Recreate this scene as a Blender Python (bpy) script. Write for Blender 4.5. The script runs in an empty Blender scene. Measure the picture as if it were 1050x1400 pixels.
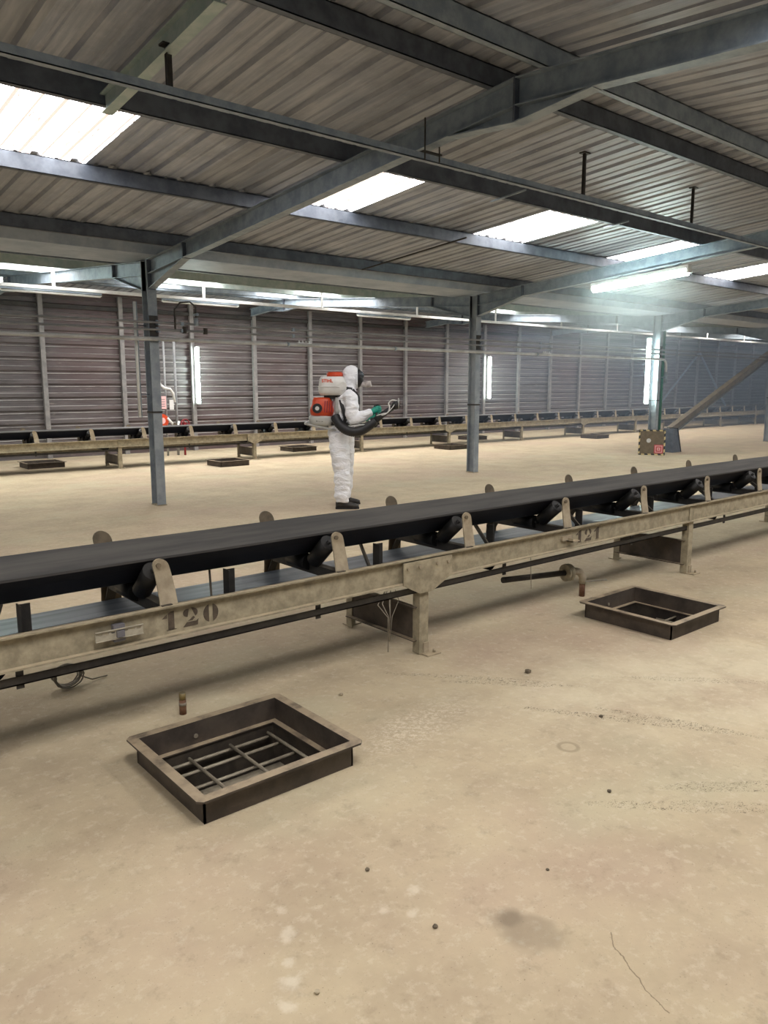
import bpy, bmesh, math, random
from mathutils import Vector, Matrix, noise as mnoise

random.seed(7)
scene = bpy.context.scene
COL = scene.collection

# ------------------------------------------------------------------ camera
PITCH, YAW, CAM_H = math.radians(9.37), math.radians(49.93), 1.58
Fh = Vector((math.cos(YAW), math.sin(YAW), 0))
Rt = Vector((math.sin(YAW), -math.cos(YAW), 0))
Fw = Fh * math.cos(PITCH) - Vector((0, 0, 1)) * math.sin(PITCH)
Up = Fh * math.sin(PITCH) + Vector((0, 0, 1)) * math.cos(PITCH)
cam_data = bpy.data.cameras.new('camera')
cam_data.sensor_fit = 'VERTICAL'
cam_data.sensor_height = 24.0
cam_data.lens = 18.0
cam_data.clip_start, cam_data.clip_end = 0.05, 300
cam = bpy.data.objects.new('camera', cam_data)
COL.objects.link(cam)
cam.matrix_world = Matrix(((Rt.x, Up.x, -Fw.x, 0), (Rt.y, Up.y, -Fw.y, 0), (Rt.z, Up.z, -Fw.z, CAM_H), (0, 0, 0, 1)))
scene.camera = cam

# ------------------------------------------------------------------ world, exposure, light levels
world = bpy.data.worlds.new('world')
scene.world = world
world.use_nodes = True
wb = world.node_tree.nodes['Background']
wb.inputs[0].default_value = (0.88, 0.94, 1.0, 1)
wb.inputs[1].default_value = 0.15
scene.view_settings.view_transform = 'Standard'
scene.view_settings.look = 'None'
scene.view_settings.gamma = 1.0
scene.view_settings.use_curve_mapping = False
scene.view_settings.exposure = 0.18
scene.cycles.max_bounces = 6
scene.cycles.diffuse_bounces = 3
scene.cycles.glossy_bounces = 2
scene.cycles.volume_bounces = 0
SKYLIGHT_DIM = 10.5      # panels beyond the first ridge, kept dimmer to deepen the conveyor shadow
SKYLIGHT_BOOST = 18.5       # panels on the other slopes, power raised to fill in floor light
TUBE_POWER = 48.0
HAZE_DENSITY = 0.022

# ------------------------------------------------------------------ helpers
def V(*a):
    return Vector(a)

ORIG = {}

class MB:
    """collects geometry, then links it as one mesh object"""
    def __init__(self):
        self.v, self.f, self.s = [], [], []

    def add(self, vs, fs, smooth=False):
        o = len(self.v)
        self.v += [Vector(p) for p in vs]
        self.f += [tuple(i + o for i in q) for q in fs]
        self.s += [smooth] * len(fs)
        return self

    def hexa(self, c):
        return self.add(c, [(0, 3, 2, 1), (4, 5, 6, 7), (0, 1, 5, 4), (1, 2, 6, 5), (2, 3, 7, 6), (3, 0, 4, 7)])

    def box(self, x0, x1, y0, y1, z0, z1):
        return self.hexa([(x0, y0, z0), (x1, y0, z0), (x1, y1, z0), (x0, y1, z0),
                          (x0, y0, z1), (x1, y0, z1), (x1, y1, z1), (x0, y1, z1)])

    def beam(self, p0, p1, w, h, up=(0, 0, 1), shift=(0, 0)):
        """bar of section w (sideways) x h (along up) about the line p0-p1"""
        p0, p1, up = Vector(p0), Vector(p1), Vector(up)
        d = (p1 - p0).normalized()
        s = d.cross(up).normalized()
        u = s.cross(d).normalized()
        o = s * shift[0] + u * shift[1]
        c = []
        for p in (p0, p1):
            for a, b in ((-1, -1), (1, -1), (1, 1), (-1, 1)):
                c.append(p + o + s * (a * w / 2) + u * (b * h / 2))
        return self.hexa([c[0], c[1], c[2], c[3], c[4], c[5], c[6], c[7]])

    def ibeam(self, p0, p1, w, h, tf, tw, up=(0, 0, 1)):
        self.beam(p0, p1, w, tf, up, (0, h / 2 - tf / 2))
        self.beam(p0, p1, w, tf, up, (0, -h / 2 + tf / 2))
        self.beam(p0, p1, tw, h - 2 * tf, up)
        return self

    def ring(self, c, d, r, n, ref=None, r2=None):
        d = Vector(d).normalized()
        ref = Vector(ref) if ref is not None else (V(0, 0, 1) if abs(d.z) < .9 else V(1, 0, 0))
        a = d.cross(ref).normalized()
        b = a.cross(d).normalized()
        r2 = r if r2 is None else r2
        return [Vector(c) + a * (r * math.cos(t)) + b * (r2 * math.sin(t)) for t in [2 * math.pi * k / n for k in range(n)]]

    def loft(self, rings, cap=True, smooth=True):
        n = len(rings[0])
        vs = [p for r in rings for p in r]
        fs = []
        for i in range(len(rings) - 1):
            for k in range(n):
                k2 = (k + 1) % n
                fs.append((i * n + k, i * n + k2, (i + 1) * n + k2, (i + 1) * n + k))
        self.add(vs, fs, smooth)
        if cap:
            o = len(self.v) - len(vs)
            self.f += [tuple(o + k for k in reversed(range(n))), tuple(o + (len(rings) - 1) * n + k for k in range(n))]
            self.s += [False, False]
        return self

    def cyl(self, p0, p1, r, n=12, r2=None):
        p0, p1 = Vector(p0), Vector(p1)
        d = p1 - p0
        return self.loft([self.ring(p0, d, r, n), self.ring(p1, d, r if r2 is None else r2, n)])

    def tube(self, pts, r, n=8, cap=True):
        pts = [Vector(p) for p in pts]
        rs = r if isinstance(r, (list, tuple)) else [r] * len(pts)
        ref = None
        rings = []
        for i, p in enumerate(pts):
            d = (pts[min(i + 1, len(pts) - 1)] - pts[max(i - 1, 0)]).normalized()
            if ref is None:
                ref = V(0, 0, 1) if abs(d.z) < .9 else V(1, 0, 0)
            a = d.cross(ref).normalized()
            b = a.cross(d).normalized()
            ref = b
            rings.append([p + a * (rs[i] * math.cos(t)) + b * (rs[i] * math.sin(t)) for t in [2 * math.pi * k / n for k in range(n)]])
        return self.loft(rings, cap)

    def ellips(self, c, r, n=16, m=10, rot=None):
        c = Vector(c)
        rings = []
        for i in range(m + 1):
            a = -math.pi / 2 + math.pi * (0.03 + 0.94 * i / m)
            rg = [Vector((r[0] * math.cos(a) * math.cos(t), r[1] * math.cos(a) * math.sin(t), r[2] * math.sin(a))) for t in [2 * math.pi * k / n for k in range(n)]]
            if rot is not None:
                rg = [rot @ p for p in rg]
            rings.append([c + p for p in rg])
        return self.loft(rings)

    def plate(self, pts, nrm, t):
        """polygon (3D points) thickened by t along nrm"""
        n = len(pts)
        nv = Vector(nrm) * t
        a = [Vector(p) for p in pts]
        self.add(a + [p + nv for p in a], [tuple(reversed(range(n))), tuple(range(n, 2 * n))] + [(k, (k + 1) % n, n + (k + 1) % n, n + k) for k in range(n)])
        return self

    def mesh(self, name, mat, origin=V(0, 0, 0)):
        me = bpy.data.meshes.new(name)
        me.from_pydata([p - origin for p in self.v], [], self.f)
        me.polygons.foreach_set('use_smooth', self.s)
        me.materials.append(mat)
        bm = bmesh.new()
        bm.from_mesh(me)
        bmesh.ops.recalc_face_normals(bm, faces=bm.faces)
        bm.to_mesh(me)
        bm.free()
        me.update()
        return me

    def build(self, name, mat, parent=None, bevel=0.0):
        if parent is not None:
            org = ORIG[parent.name]
        else:
            lo = Vector([min(p[i] for p in self.v) for i in range(3)])
            hi = Vector([max(p[i] for p in self.v) for i in range(3)])
            org = V((lo.x + hi.x) / 2, (lo.y + hi.y) / 2, lo.z)
        o = bpy.data.objects.new(name, self.mesh(name, mat, org))
        COL.objects.link(o)
        ORIG[o.name] = org
        if parent is not None:
            o.parent = parent
        else:
            o.location = org
        if bevel:
            md = o.modifiers.new('bevel', 'BEVEL')
            md.width, md.segments, md.limit_method = bevel, 2, 'ANGLE'
        return o


def tag(o, label=None, cat=None, group=None, kind=None):
    if label: o['label'] = label
    if cat: o['category'] = cat
    if group: o['group'] = group
    if kind: o['kind'] = kind
    return o


def thing(name, label, cat, loc=(0, 0, 0), rz=0.0, group=None, kind=None, local=False):
    o = bpy.data.objects.new(name, None)
    o.empty_display_size = 0.1
    COL.objects.link(o)
    o.location = loc
    o.rotation_euler = (0, 0, rz)
    ORIG[o.name] = V(0, 0, 0) if local else Vector(loc)
    return tag(o, label, cat, group, kind)


def inst(me, name, loc, parent=None, rot=None):
    """another object on shared mesh data; loc is in world space"""
    o = bpy.data.objects.new(name, me)
    COL.objects.link(o)
    ORIG[o.name] = Vector(loc)
    o.location = Vector(loc) - (ORIG[parent.name] if parent else V(0, 0, 0))
    if rot: o.rotation_euler = rot
    o.parent = parent
    return o


# ------------------------------------------------------------------ materials
def srgb(r, g, b):
    f = lambda c: (c / 255 / 12.92) if c / 255 <= 0.04045 else ((c / 255 + 0.055) / 1.055) ** 2.4
    return (f(r), f(g), f(b), 1)


class NT:
    def __init__(self, name):
        self.m = bpy.data.materials.new(name)
        self.m.use_nodes = True
        self.t = self.m.node_tree
        self.b = self.t.nodes['Principled BSDF']
        self.out = self.t.nodes['Material Output']
        self.geo = self.t.nodes.new('ShaderNodeNewGeometry')
        self.pos = self.geo.outputs['Position']

    def n(self, kind, **kw):
        nd = self.t.nodes.new(kind)
        for k, v in kw.items(): setattr(nd, k, v)
        return nd

    def put(self, sock, v):
        if hasattr(v, 'links') or hasattr(v, 'is_linked'): self.t.links.new(v, sock)
        else: sock.default_value = v

    def math(self, op, a, b=0.0, c=0.0, clamp=False):
        nd = self.n('ShaderNodeMath', operation=op, use_clamp=clamp)
        for i, x in enumerate((a, b, c)): self.put(nd.inputs[i], x)
        return nd.outputs[0]

    def scale(self, vec, s):
        nd = self.n('ShaderNodeMapping')
        self.put(nd.inputs['Vector'], vec)
        nd.inputs['Scale'].default_value = s
        return nd.outputs[0]

    def noise(self, scale, detail=4, rough=.6, vec=None, dist=0.0):
        nd = self.n('ShaderNodeTexNoise')
        self.put(nd.inputs['Vector'], self.pos if vec is None else vec)
        nd.inputs['Scale'].default_value = scale
        nd.inputs['Detail'].default_value = detail
        nd.inputs['Roughness'].default_value = rough
        nd.inputs['Distortion'].default_value = dist
        return nd.outputs[0]

    def ramp(self, f, a, b):
        """0 below a, 1 above b"""
        nd = self.n('ShaderNodeMapRange', interpolation_type='SMOOTHSTEP')
        self.put(nd.inputs[0], f)
        nd.inputs[1].default_value, nd.inputs[2].default_value = a, b
        return nd.outputs[0]

    def mix(self, f, a, b, mode='MIX'):
        nd = self.n('ShaderNodeMix', data_type='RGBA', blend_type=mode)
        self.put(nd.inputs[0], f); self.put(nd.inputs[6], a); self.put(nd.inputs[7], b)
        return nd.outputs[2]

    def sep(self, vec):
        nd = self.n('ShaderNodeSeparateXYZ')
        self.put(nd.inputs[0], vec)
        return nd.outputs

    def bump(self, h, dist=.01, strength=.5):
        nd = self.n('ShaderNodeBump')
        nd.inputs['Strength'].default_value = strength
        nd.inputs['Distance'].default_value = dist
        self.put(nd.inputs['Height'], h)
        self.t.links.new(nd.outputs[0], self.b.inputs['Normal'])

    def done(self, color, rough=.6, metal=0.0, spec=None):
        self.put(self.b.inputs['Base Color'], color)
        self.put(self.b.inputs['Roughness'], rough)
        self.put(self.b.inputs['Metallic'], metal)
        if spec is not None: self.b.inputs['Specular IOR Level'].default_value = spec
        return self.m


def basic(name, c1, c2=None, scale=6, rough=.6, metal=0.0, bump=0.0, dust=None, dustk=.8, spec=None, stretch=None):
    t = NT(name)
    vec = t.scale(t.pos, stretch) if stretch else None
    f = t.ramp(t.noise(scale, 5, .65, vec), .32, .68)
    col = t.mix(f, c1, c2 or c1)
    if dust:
        up = t.ramp(t.sep(t.geo.outputs['Normal'])[2], .25, .8)
        nz = t.ramp(t.noise(9, 4, .6), .2, .6)
        col = t.mix(t.math('MULTIPLY', t.math('MULTIPLY', up, nz), dustk), col, dust)
    if bump: t.bump(t.noise(scale * 6, 3, .6), .004, bump)
    return t.done(col, rough, metal, spec)


DUST = srgb(176, 158, 128)
M = {}
M['galv'] = basic('galvanised_steel', srgb(124, 137, 149), srgb(154, 165, 174), 7, .5, .15, .1, srgb(138, 132, 122), .7)
M['galv_dark'] = basic('dark_galvanised_steel', srgb(76, 83, 95), srgb(102, 109, 120), 5, .5, .15, .1, srgb(118, 112, 104), .8)
M['beam_mint'] = basic('pale_green_steel', srgb(164, 182, 178), srgb(188, 198, 194), 8, .55, .2, .1)
M['column'] = basic('column_steel', srgb(132, 141, 150), srgb(162, 169, 175), 5, .5, .15, .1)
M['gutter'] = basic('gutter_sheet', srgb(142, 155, 172), srgb(172, 182, 194), 3, .5, .1, .05)
M['post'] = basic('wall_post_steel', srgb(124, 122, 122), srgb(150, 146, 143), 6, .6, .1)
M['pipe'] = basic('pipe_grey', srgb(206, 208, 208), srgb(176, 176, 172), 4, .4, .0)
M['pipe_thin'] = basic('thin_pipe_grey', srgb(124, 126, 128), srgb(150, 150, 150), 4, .5, .0)
M['tray'] = basic('white_trunking', srgb(238, 240, 240), srgb(208, 208, 204), 3, .5)
M['dark'] = basic('dark_steel', srgb(44, 42, 40), srgb(64, 60, 55), 9, .55, .2, .2, srgb(110, 100, 84), .5)
M['black'] = basic('black_rubber', srgb(22, 22, 24), srgb(34, 34, 36), 12, .55)
M['hatch'] = basic('hatch_steel', srgb(64, 56, 50), srgb(88, 78, 68), 7, .6, .1, .25, srgb(170, 152, 126), .95)
M['hatch_in'] = basic('pit_steel', srgb(46, 40, 35), srgb(76, 67, 56), 5, .7, .1, .3, srgb(128, 114, 94), .7)
M['rebar'] = basic('grate_steel', srgb(138, 128, 112), srgb(168, 158, 138), 12, .6, .2)
M['soil'] = basic('pit_bottom', srgb(26, 24, 22), srgb(40, 36, 32), 4, .9)
M['conv'] = basic('dusty_conveyor_steel', srgb(136, 127, 106), srgb(170, 159, 134), 14, .75, .0, .3, srgb(186, 170, 142), .9)
M['conv_plain'] = basic('dusty_bracket_steel', srgb(152, 139, 118), srgb(176, 163, 140), 14, .7, .05, .2, srgb(184, 166, 136), .8)
M['conv_light'] = basic('pale_dusty_metal', srgb(176, 168, 150), srgb(156, 148, 130), 20, .6)
M['roller'] = basic('roller_steel', srgb(20, 20, 20), srgb(34, 32, 30), 10, .5, .3)
M['rollend'] = basic('roller_end', srgb(96, 86, 70), srgb(124, 110, 90), 12, .7, .1)
M['belt_under'] = basic('belt_rubber_under', srgb(12, 13, 22), srgb(18, 19, 28), 4, .6)
M['stencil'] = basic('stencil_paint', srgb(70, 60, 50), srgb(92, 80, 66), 30, .7)
M['white_plastic'] = basic('white_plastic', srgb(226, 224, 220), srgb(210, 208, 204), 6, .4)
M['grey_plastic'] = basic('light_grey_plastic', srgb(186, 186, 182), srgb(170, 170, 166), 6, .45)
M['orange'] = basic('orange_plastic', srgb(216, 76, 34), srgb(196, 64, 28), 6, .4)
M['orange_text'] = basic('orange_print', srgb(226, 88, 50), None, 6, .5)
M['glove'] = basic('green_glove', srgb(20, 148, 128), srgb(14, 124, 108), 20, .5)
M['shoe'] = basic('black_shoe', srgb(34, 32, 32), srgb(58, 54, 50), 14, .6)
M['mask'] = basic('mask_rubber', srgb(22, 22, 26), None, 6, .4)
M['visor'] = basic('mask_visor', srgb(60, 66, 74), None, 6, .08)
M['filter'] = basic('mask_filter', srgb(196, 188, 184), srgb(168, 160, 158), 20, .5)
M['lampcase'] = basic('lamp_housing', srgb(240, 242, 240), srgb(222, 224, 220), 5, .5)
M['green_pipe'] = basic('green_pipe_paint', srgb(36, 92, 74), srgb(48, 108, 88), 6, .45)
M['brace'] = basic('brown_grey_steel', srgb(104, 98, 92), srgb(126, 118, 108), 7, .6, .1, .1, DUST, .5)
M['board'] = basic('brown_board', srgb(104, 90, 68), srgb(122, 106, 82), 14, .8)
M['yellow'] = basic('pale_tape', srgb(216, 196, 140), None, 5, .6)
M['blackt'] = basic('black_tape', srgb(28, 26, 24), None, 5, .6)
M['red'] = basic('red_sign', srgb(196, 58, 62), None, 5, .5)
M['pink'] = basic('pale_pink_print', srgb(234, 186, 184), None, 5, .5)
M['redpaint'] = basic('red_valve_paint', srgb(150, 30, 40), srgb(120, 24, 34), 10, .5)
M['rust'] = basic('rusty_pipe', srgb(92, 58, 40), srgb(128, 96, 72), 14, .8, .1, .3)
M['brass'] = basic('brass_cap', srgb(150, 130, 80), srgb(110, 98, 70), 20, .5, .4)
M['cable'] = basic('pale_cable', srgb(150, 142, 126), srgb(120, 112, 98), 14, .7)
M['pebble'] = basic('pebble', srgb(84, 74, 60), srgb(110, 98, 80), 30, .9)
M['pebble_pale'] = basic('pale_pebble', srgb(188, 174, 148), srgb(160, 146, 122), 30, .9)
M['print_grey'] = basic('grey_print', srgb(110, 108, 112), None, 5, .6)


def mat_belt():
    t = NT('belt_rubber_top')
    f = t.noise(3.0, 5, .6, t.scale(t.pos, (.35, 6, 6)))
    col = t.mix(t.ramp(f, .3, .7), srgb(68, 67, 66), srgb(94, 91, 87))
    # dust lies on the carrying side, the underside stays black
    up = t.ramp(t.sep(t.geo.outputs['Normal'])[2], -.2, .2)
    col = t.mix(up, srgb(12, 13, 24), col)
    t.bump(t.noise(60, 3, .6), .002, .15)
    return t.done(col, .55)
M['belt'] = mat_belt()


def mat_return_belt():
    t = NT('return_belt_rubber')
    f = t.noise(2.0, 4, .6, t.scale(t.pos, (.5, 8, 8)))
    col = t.mix(t.ramp(f, .3, .7), srgb(58, 64, 74), srgb(110, 116, 122))
    return t.done(col, .35)
M['belt_return'] = mat_return_belt()


def mat_roof():
    t = NT('roof_sheet_metal')
    oi = t.n('ShaderNodeObjectInfo')
    streak = t.noise(3.0, 5, .65, t.scale(t.pos, (7, .5, 1)))
    blot = t.noise(1.1, 5, .7)
    col = t.mix(t.ramp(streak, .35, .7), srgb(150, 156, 170), srgb(184, 187, 194))
    col = t.mix(t.math('MULTIPLY', t.ramp(blot, .42, .7), .55), col, srgb(120, 122, 130))
    sc = t.ramp(t.noise(24, 4, .75, t.scale(t.pos, (3, .6, 1))), .60, .72)
    col = t.mix(t.math('MULTIPLY', sc, .65), col, srgb(196, 190, 178))
    hsv = t.n('ShaderNodeHueSaturation')
    t.put(hsv.inputs['Color'], col)
    t.put(hsv.inputs['Value'], t.math('ADD', t.math('MULTIPLY', oi.outputs['Random'], .35), .8))
    t.put(hsv.inputs['Saturation'], t.math('ADD', t.math('MULTIPLY', oi.outputs['Random'], .6), .6))
    return t.done(hsv.outputs[0], t.math('ADD', t.math('MULTIPLY', streak, .25), .35), .0)
M['roof'] = mat_roof()


def mat_skylight(name, power):
    t = NT(name)
    sp = t.math('MULTIPLY', t.ramp(t.noise(7, 4, .75, t.scale(t.pos, (3.4, .7, 1))), .535, .59), .98)
    line = t.n('ShaderNodeTexWave', bands_direction='X')
    line.inputs['Scale'].default_value = 1.92
    t.put(line.inputs['Vector'], t.pos)
    ln = t.math('MULTIPLY', t.ramp(line.outputs[1], .86, .94), .98)
    f = t.math('MAXIMUM', sp, ln)
    col = t.mix(f, (1.0, .985, .97, 1), (.060, .040, .034, 1))
    t.put(t.b.inputs['Emission Color'], col)
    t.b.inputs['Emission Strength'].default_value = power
    return t.done(srgb(220, 210, 200), .6)
M['skylight'] = mat_skylight('skylight_sheet', SKYLIGHT_DIM)
M['skylight_boost'] = mat_skylight('skylight_sheet_boosted', SKYLIGHT_BOOST)  # stronger copy of the skylight sheet, boosted to light the floor


def mat_tube():
    t = NT('lit_tube')
    t.b.inputs['Emission Color'].default_value = (.80, 1.0, .95, 1)
    t.b.inputs['Emission Strength'].default_value = TUBE_POWER
    return t.done((.9, .95, .95, 1), .5)
M['tube'] = mat_tube()


def mat_wall():
    t = NT('wall_sheet_metal')
    streak = t.noise(2.2, 6, .7, t.scale(t.pos, (.6, 1, 9)))
    col = t.mix(t.ramp(streak, .35, .68), srgb(80, 75, 76), srgb(110, 104, 104))
    red = t.ramp(t.noise(.35, 3, .6), .40, .62)
    col = t.mix(t.math('MULTIPLY', red, .55), col, srgb(96, 74, 73))
    up = t.ramp(t.sep(t.geo.outputs['Normal'])[2], .2, .6)
    dn = t.ramp(t.noise(1.3, 5, .7, t.scale(t.pos, (1, 1, 3))), .25, .6)
    col = t.mix(t.math('MULTIPLY', up, dn), col, srgb(176, 172, 168))
    sm = t.ramp(t.noise(2.6, 5, .7, t.scale(t.pos, (.8, 1, 6))), .62, .74)
    col = t.mix(t.math('MULTIPLY', sm, .5), col, srgb(176, 166, 154))
    return t.done(col, .6, .1)
M['wall'] = mat_wall()


def mat_suit():
    t = NT('white_suit_fabric')
    h = t.noise(7, 3, .55, t.scale(t.pos, (1, 1, 2.2)), 1.0)
    t.bump(h, .06, .5)
    return t.done(t.mix(t.ramp(h, .3, .7), srgb(236, 237, 242), srgb(246, 246, 250)), .65)
M['suit'] = mat_suit()


def mat_floor(name, marks):
    t = NT(name)
    P = t.pos
    xyz = t.sep(P)
    big = t.noise(.55, 4, .6)
    mid = t.noise(1.9, 5, .68)
    fine = t.noise(22, 4, .7)
    grit = t.noise(120, 2, .7)
    col = t.mix(t.ramp(mid, .3, .72), srgb(176, 159, 133), srgb(197, 181, 151))
    col = t.mix(t.math('MULTIPLY', t.ramp(big, .45, .65), .40), col, srgb(188, 163, 144))
    col = t.mix(t.math('MULTIPLY', t.ramp(t.noise(.8, 3, .6, t.scale(P, (1, 1.3, 1))), .5, .68), .4), col, srgb(188, 182, 154))
    col = t.mix(t.math('MULTIPLY', t.ramp(fine, .50, .70), .40), col, srgb(212, 201, 178))
    col = t.mix(t.math('MULTIPLY', t.ramp(t.noise(9, 4, .8), .53, .72), .36), col, srgb(146, 130, 108))
    col = t.mix(t.math('MULTIPLY', t.ramp(grit, .66, .74), .6), col, srgb(96, 84, 68))

    if not marks:
        t.bump(t.math('ADD', t.math('MULTIPLY', fine, .5), t.math('MULTIPLY', grit, .35)), .008, .35)
        return t.done(col, .82, 0, .25)
    shared = {}
    def warp(ns):
        ns = 4 if ns < 6 else 8 if ns < 13 else 24
        if ns not in shared: shared[ns] = t.math('SUBTRACT', t.noise(ns, 3, .6), .5)
        return shared[ns]

    def blob(cx, cy, rx, ry, rot=0.0, wob=.35, ns=5, soft=.8):
        c, s = math.cos(rot), math.sin(rot)
        dx = t.math('SUBTRACT', xyz[0], cx); dy = t.math('SUBTRACT', xyz[1], cy)
        u = t.math('DIVIDE', t.math('ADD', t.math('MULTIPLY', dx, c), t.math('MULTIPLY', dy, s)), rx)
        v = t.math('DIVIDE', t.math('SUBTRACT', t.math('MULTIPLY', dy, c), t.math('MULTIPLY', dx, s)), ry)
        d = t.math('SQRT', t.math('ADD', t.math('MULTIPLY', u, u), t.math('MULTIPLY', v, v)))
        d = t.math('ADD', d, t.math('MULTIPLY', warp(ns), wob * 2))
        return t.math('SUBTRACT', 1.0, t.ramp(d, soft, 1.05))

    # damp stain with a darker core, ring mark, chalky smear, drag marks
    col = t.mix(t.math('MULTIPLY', blob(1.63, 1.28, .10, .135, .3, .45, 7, .55), .36), col, srgb(116, 104, 88))
    col = t.mix(t.math('MULTIPLY', blob(1.63, 1.345, .06, .05, 0, .5, 12, .3), .42), col, srgb(96, 86, 72))
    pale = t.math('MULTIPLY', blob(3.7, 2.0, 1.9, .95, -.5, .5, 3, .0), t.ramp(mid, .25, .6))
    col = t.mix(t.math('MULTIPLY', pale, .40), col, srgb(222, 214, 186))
    ring = t.math('SUBTRACT', blob(2.676, 1.913, .055, .055, 0, .1), blob(2.676, 1.913, .036, .036, 0, .1))
    col = t.mix(t.math('MULTIPLY', ring, .35, clamp=True), col, srgb(112, 98, 78))
    sm = t.math('MULTIPLY', blob(2.30, 2.50, .55, .20, .25, .8, 4, .1), t.ramp(t.noise(38, 6, .85), .46, .60))
    col = t.mix(t.math('MULTIPLY', sm, .75), col, srgb(226, 214, 190))
    drag = t.ramp(t.noise(48, 4, .85, t.scale(P, (1, 1.6, 1)), 1.5), .53, .62)
    for (cx, cy, rx, ry, ro, k) in ((3.12, 1.90, .55, .035, -1.0, 1.0), (2.95, 2.74, .50, .035, -.85, .9), (3.28, 1.72, .40, .040, -1.15, 1.0), (3.05, 2.55, .42, .03, -.8, .9), (2.7, 1.25, .5, .045, -.75, .8), (3.9, 1.9, .6, .035, -.8, .7), (3.05, 1.15, .5, .05, -.7, .8)):
        sp = t.math('MULTIPLY', blob(cx, cy, rx, ry, ro, .5, 4), drag)
        col = t.mix(t.math('MULTIPLY', sp, k), col, srgb(78, 68, 54))
    for (cx, cy, r) in ((1.08, 1.72, .028), (1.02, 1.62, .02), (.98, 1.56, .03), (1.12, 1.82, .018), (.93, 1.50, .022), (1.5, 1.63, .025), (1.42, 1.55, .02), (1.36, 1.62, .02)):
        col = t.mix(t.math('MULTIPLY', blob(cx, cy, r * 1.5, r * 1.2, cx * 9, 1.1, 26, .1), .5), col, srgb(224, 214, 194))

    # hairline crack: distance to a polyline
    pts = [(1.806, 1.116), (1.762, 1.078), (1.750, 1.040), (1.722, 1.000), (1.712, .965), (1.690, .935), (1.667, .852)]
    best = None
    wx = t.math('ADD', xyz[0], t.math('MULTIPLY', warp(24), .02))
    for (ax, ay), (bx, by) in zip(pts[:-1], pts[1:]):
        ux, uy = bx - ax, by - ay
        L2 = ux * ux + uy * uy
        px = t.math('SUBTRACT', wx, ax); py = t.math('SUBTRACT', xyz[1], ay)
        h = t.math('DIVIDE', t.math('ADD', t.math('MULTIPLY', px, ux), t.math('MULTIPLY', py, uy)), L2, clamp=True)
        ex = t.math('SUBTRACT', px, t.math('MULTIPLY', h, ux)); ey = t.math('SUBTRACT', py, t.math('MULTIPLY', h, uy))
        d = t.math('SQRT', t.math('ADD', t.math('MULTIPLY', ex, ex), t.math('MULTIPLY', ey, ey)))
        best = d if best is None else t.math('MINIMUM', best, d)
    crack = t.math('SUBTRACT', 1.0, t.ramp(best, .0008, .0026))
    col = t.mix(t.math('MULTIPLY', crack, .6), col, srgb(98, 82, 64))
    hgt = t.math('ADD', t.math('MULTIPLY', fine, .5), t.math('MULTIPLY', grit, .35))
    t.bump(t.math('SUBTRACT', hgt, t.math('MULTIPLY', crack, .4)), .008, .35)
    return t.done(col, .82, 0, .25)
M['floor'] = mat_floor('dusty_concrete', False)
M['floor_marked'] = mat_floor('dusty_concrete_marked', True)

# ------------------------------------------------------------------ roof geometry
RIDGE_Y, VALLEY_Y, RIDGE_Z, SL = 3.65, 9.80, 3.60, 0.0742
RIDGE2_Y = 2 * VALLEY_Y - RIDGE_Y
WALL_Y = 17.60

def zr(y):
    """top of the rafters"""
    if y <= VALLEY_Y: return RIDGE_Z - SL * abs(y - RIDGE_Y)
    return RIDGE_Z - SL * abs(y - RIDGE2_Y)

# ------------------------------------------------------------------ floor with the hatch openings
HX = [(1.122, 1.878, 2.357, 3.036), (4.320, 5.003, 2.344, 3.060)]
FARH = [(7.15, 7.85, 13.45, 14.10), (13.45, 14.15, 13.45, 14.10), (19.60, 20.30, 13.45, 14.10),
        (4.15, 4.90, 15.45, 16.10), (10.15, 10.90, 15.45, 16.10), (16.35, 17.05, 15.45, 16.10)]

def build_floor():
    holes = [(a + .05, b - .05, c + .05, d - .05) for a, b, c, d in HX + FARH]
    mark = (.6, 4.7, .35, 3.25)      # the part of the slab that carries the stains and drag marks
    xs = sorted(set([-8, 46, mark[0], mark[1]] + [h[0] for h in holes] + [h[1] for h in holes]))
    ys = sorted(set([-6, 18.2, mark[2], mark[3]] + [h[2] for h in holes] + [h[3] for h in holes]))
    m = MB()
    idx = []
    for i in range(len(xs) - 1):
        for j in range(len(ys) - 1):
            cx, cy = (xs[i] + xs[i + 1]) / 2, (ys[j] + ys[j + 1]) / 2
            if any(h[0] < cx < h[1] and h[2] < cy < h[3] for h in holes): continue
            m.box(xs[i], xs[i + 1], ys[j], ys[j + 1], -.12, 0)
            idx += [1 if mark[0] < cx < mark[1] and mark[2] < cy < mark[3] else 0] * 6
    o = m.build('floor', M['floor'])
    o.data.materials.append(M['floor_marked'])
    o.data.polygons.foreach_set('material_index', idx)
    tag(o, 'dusty tan concrete floor with cracks, stains and grit', 'floor', kind='structure')
build_floor()

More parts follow.
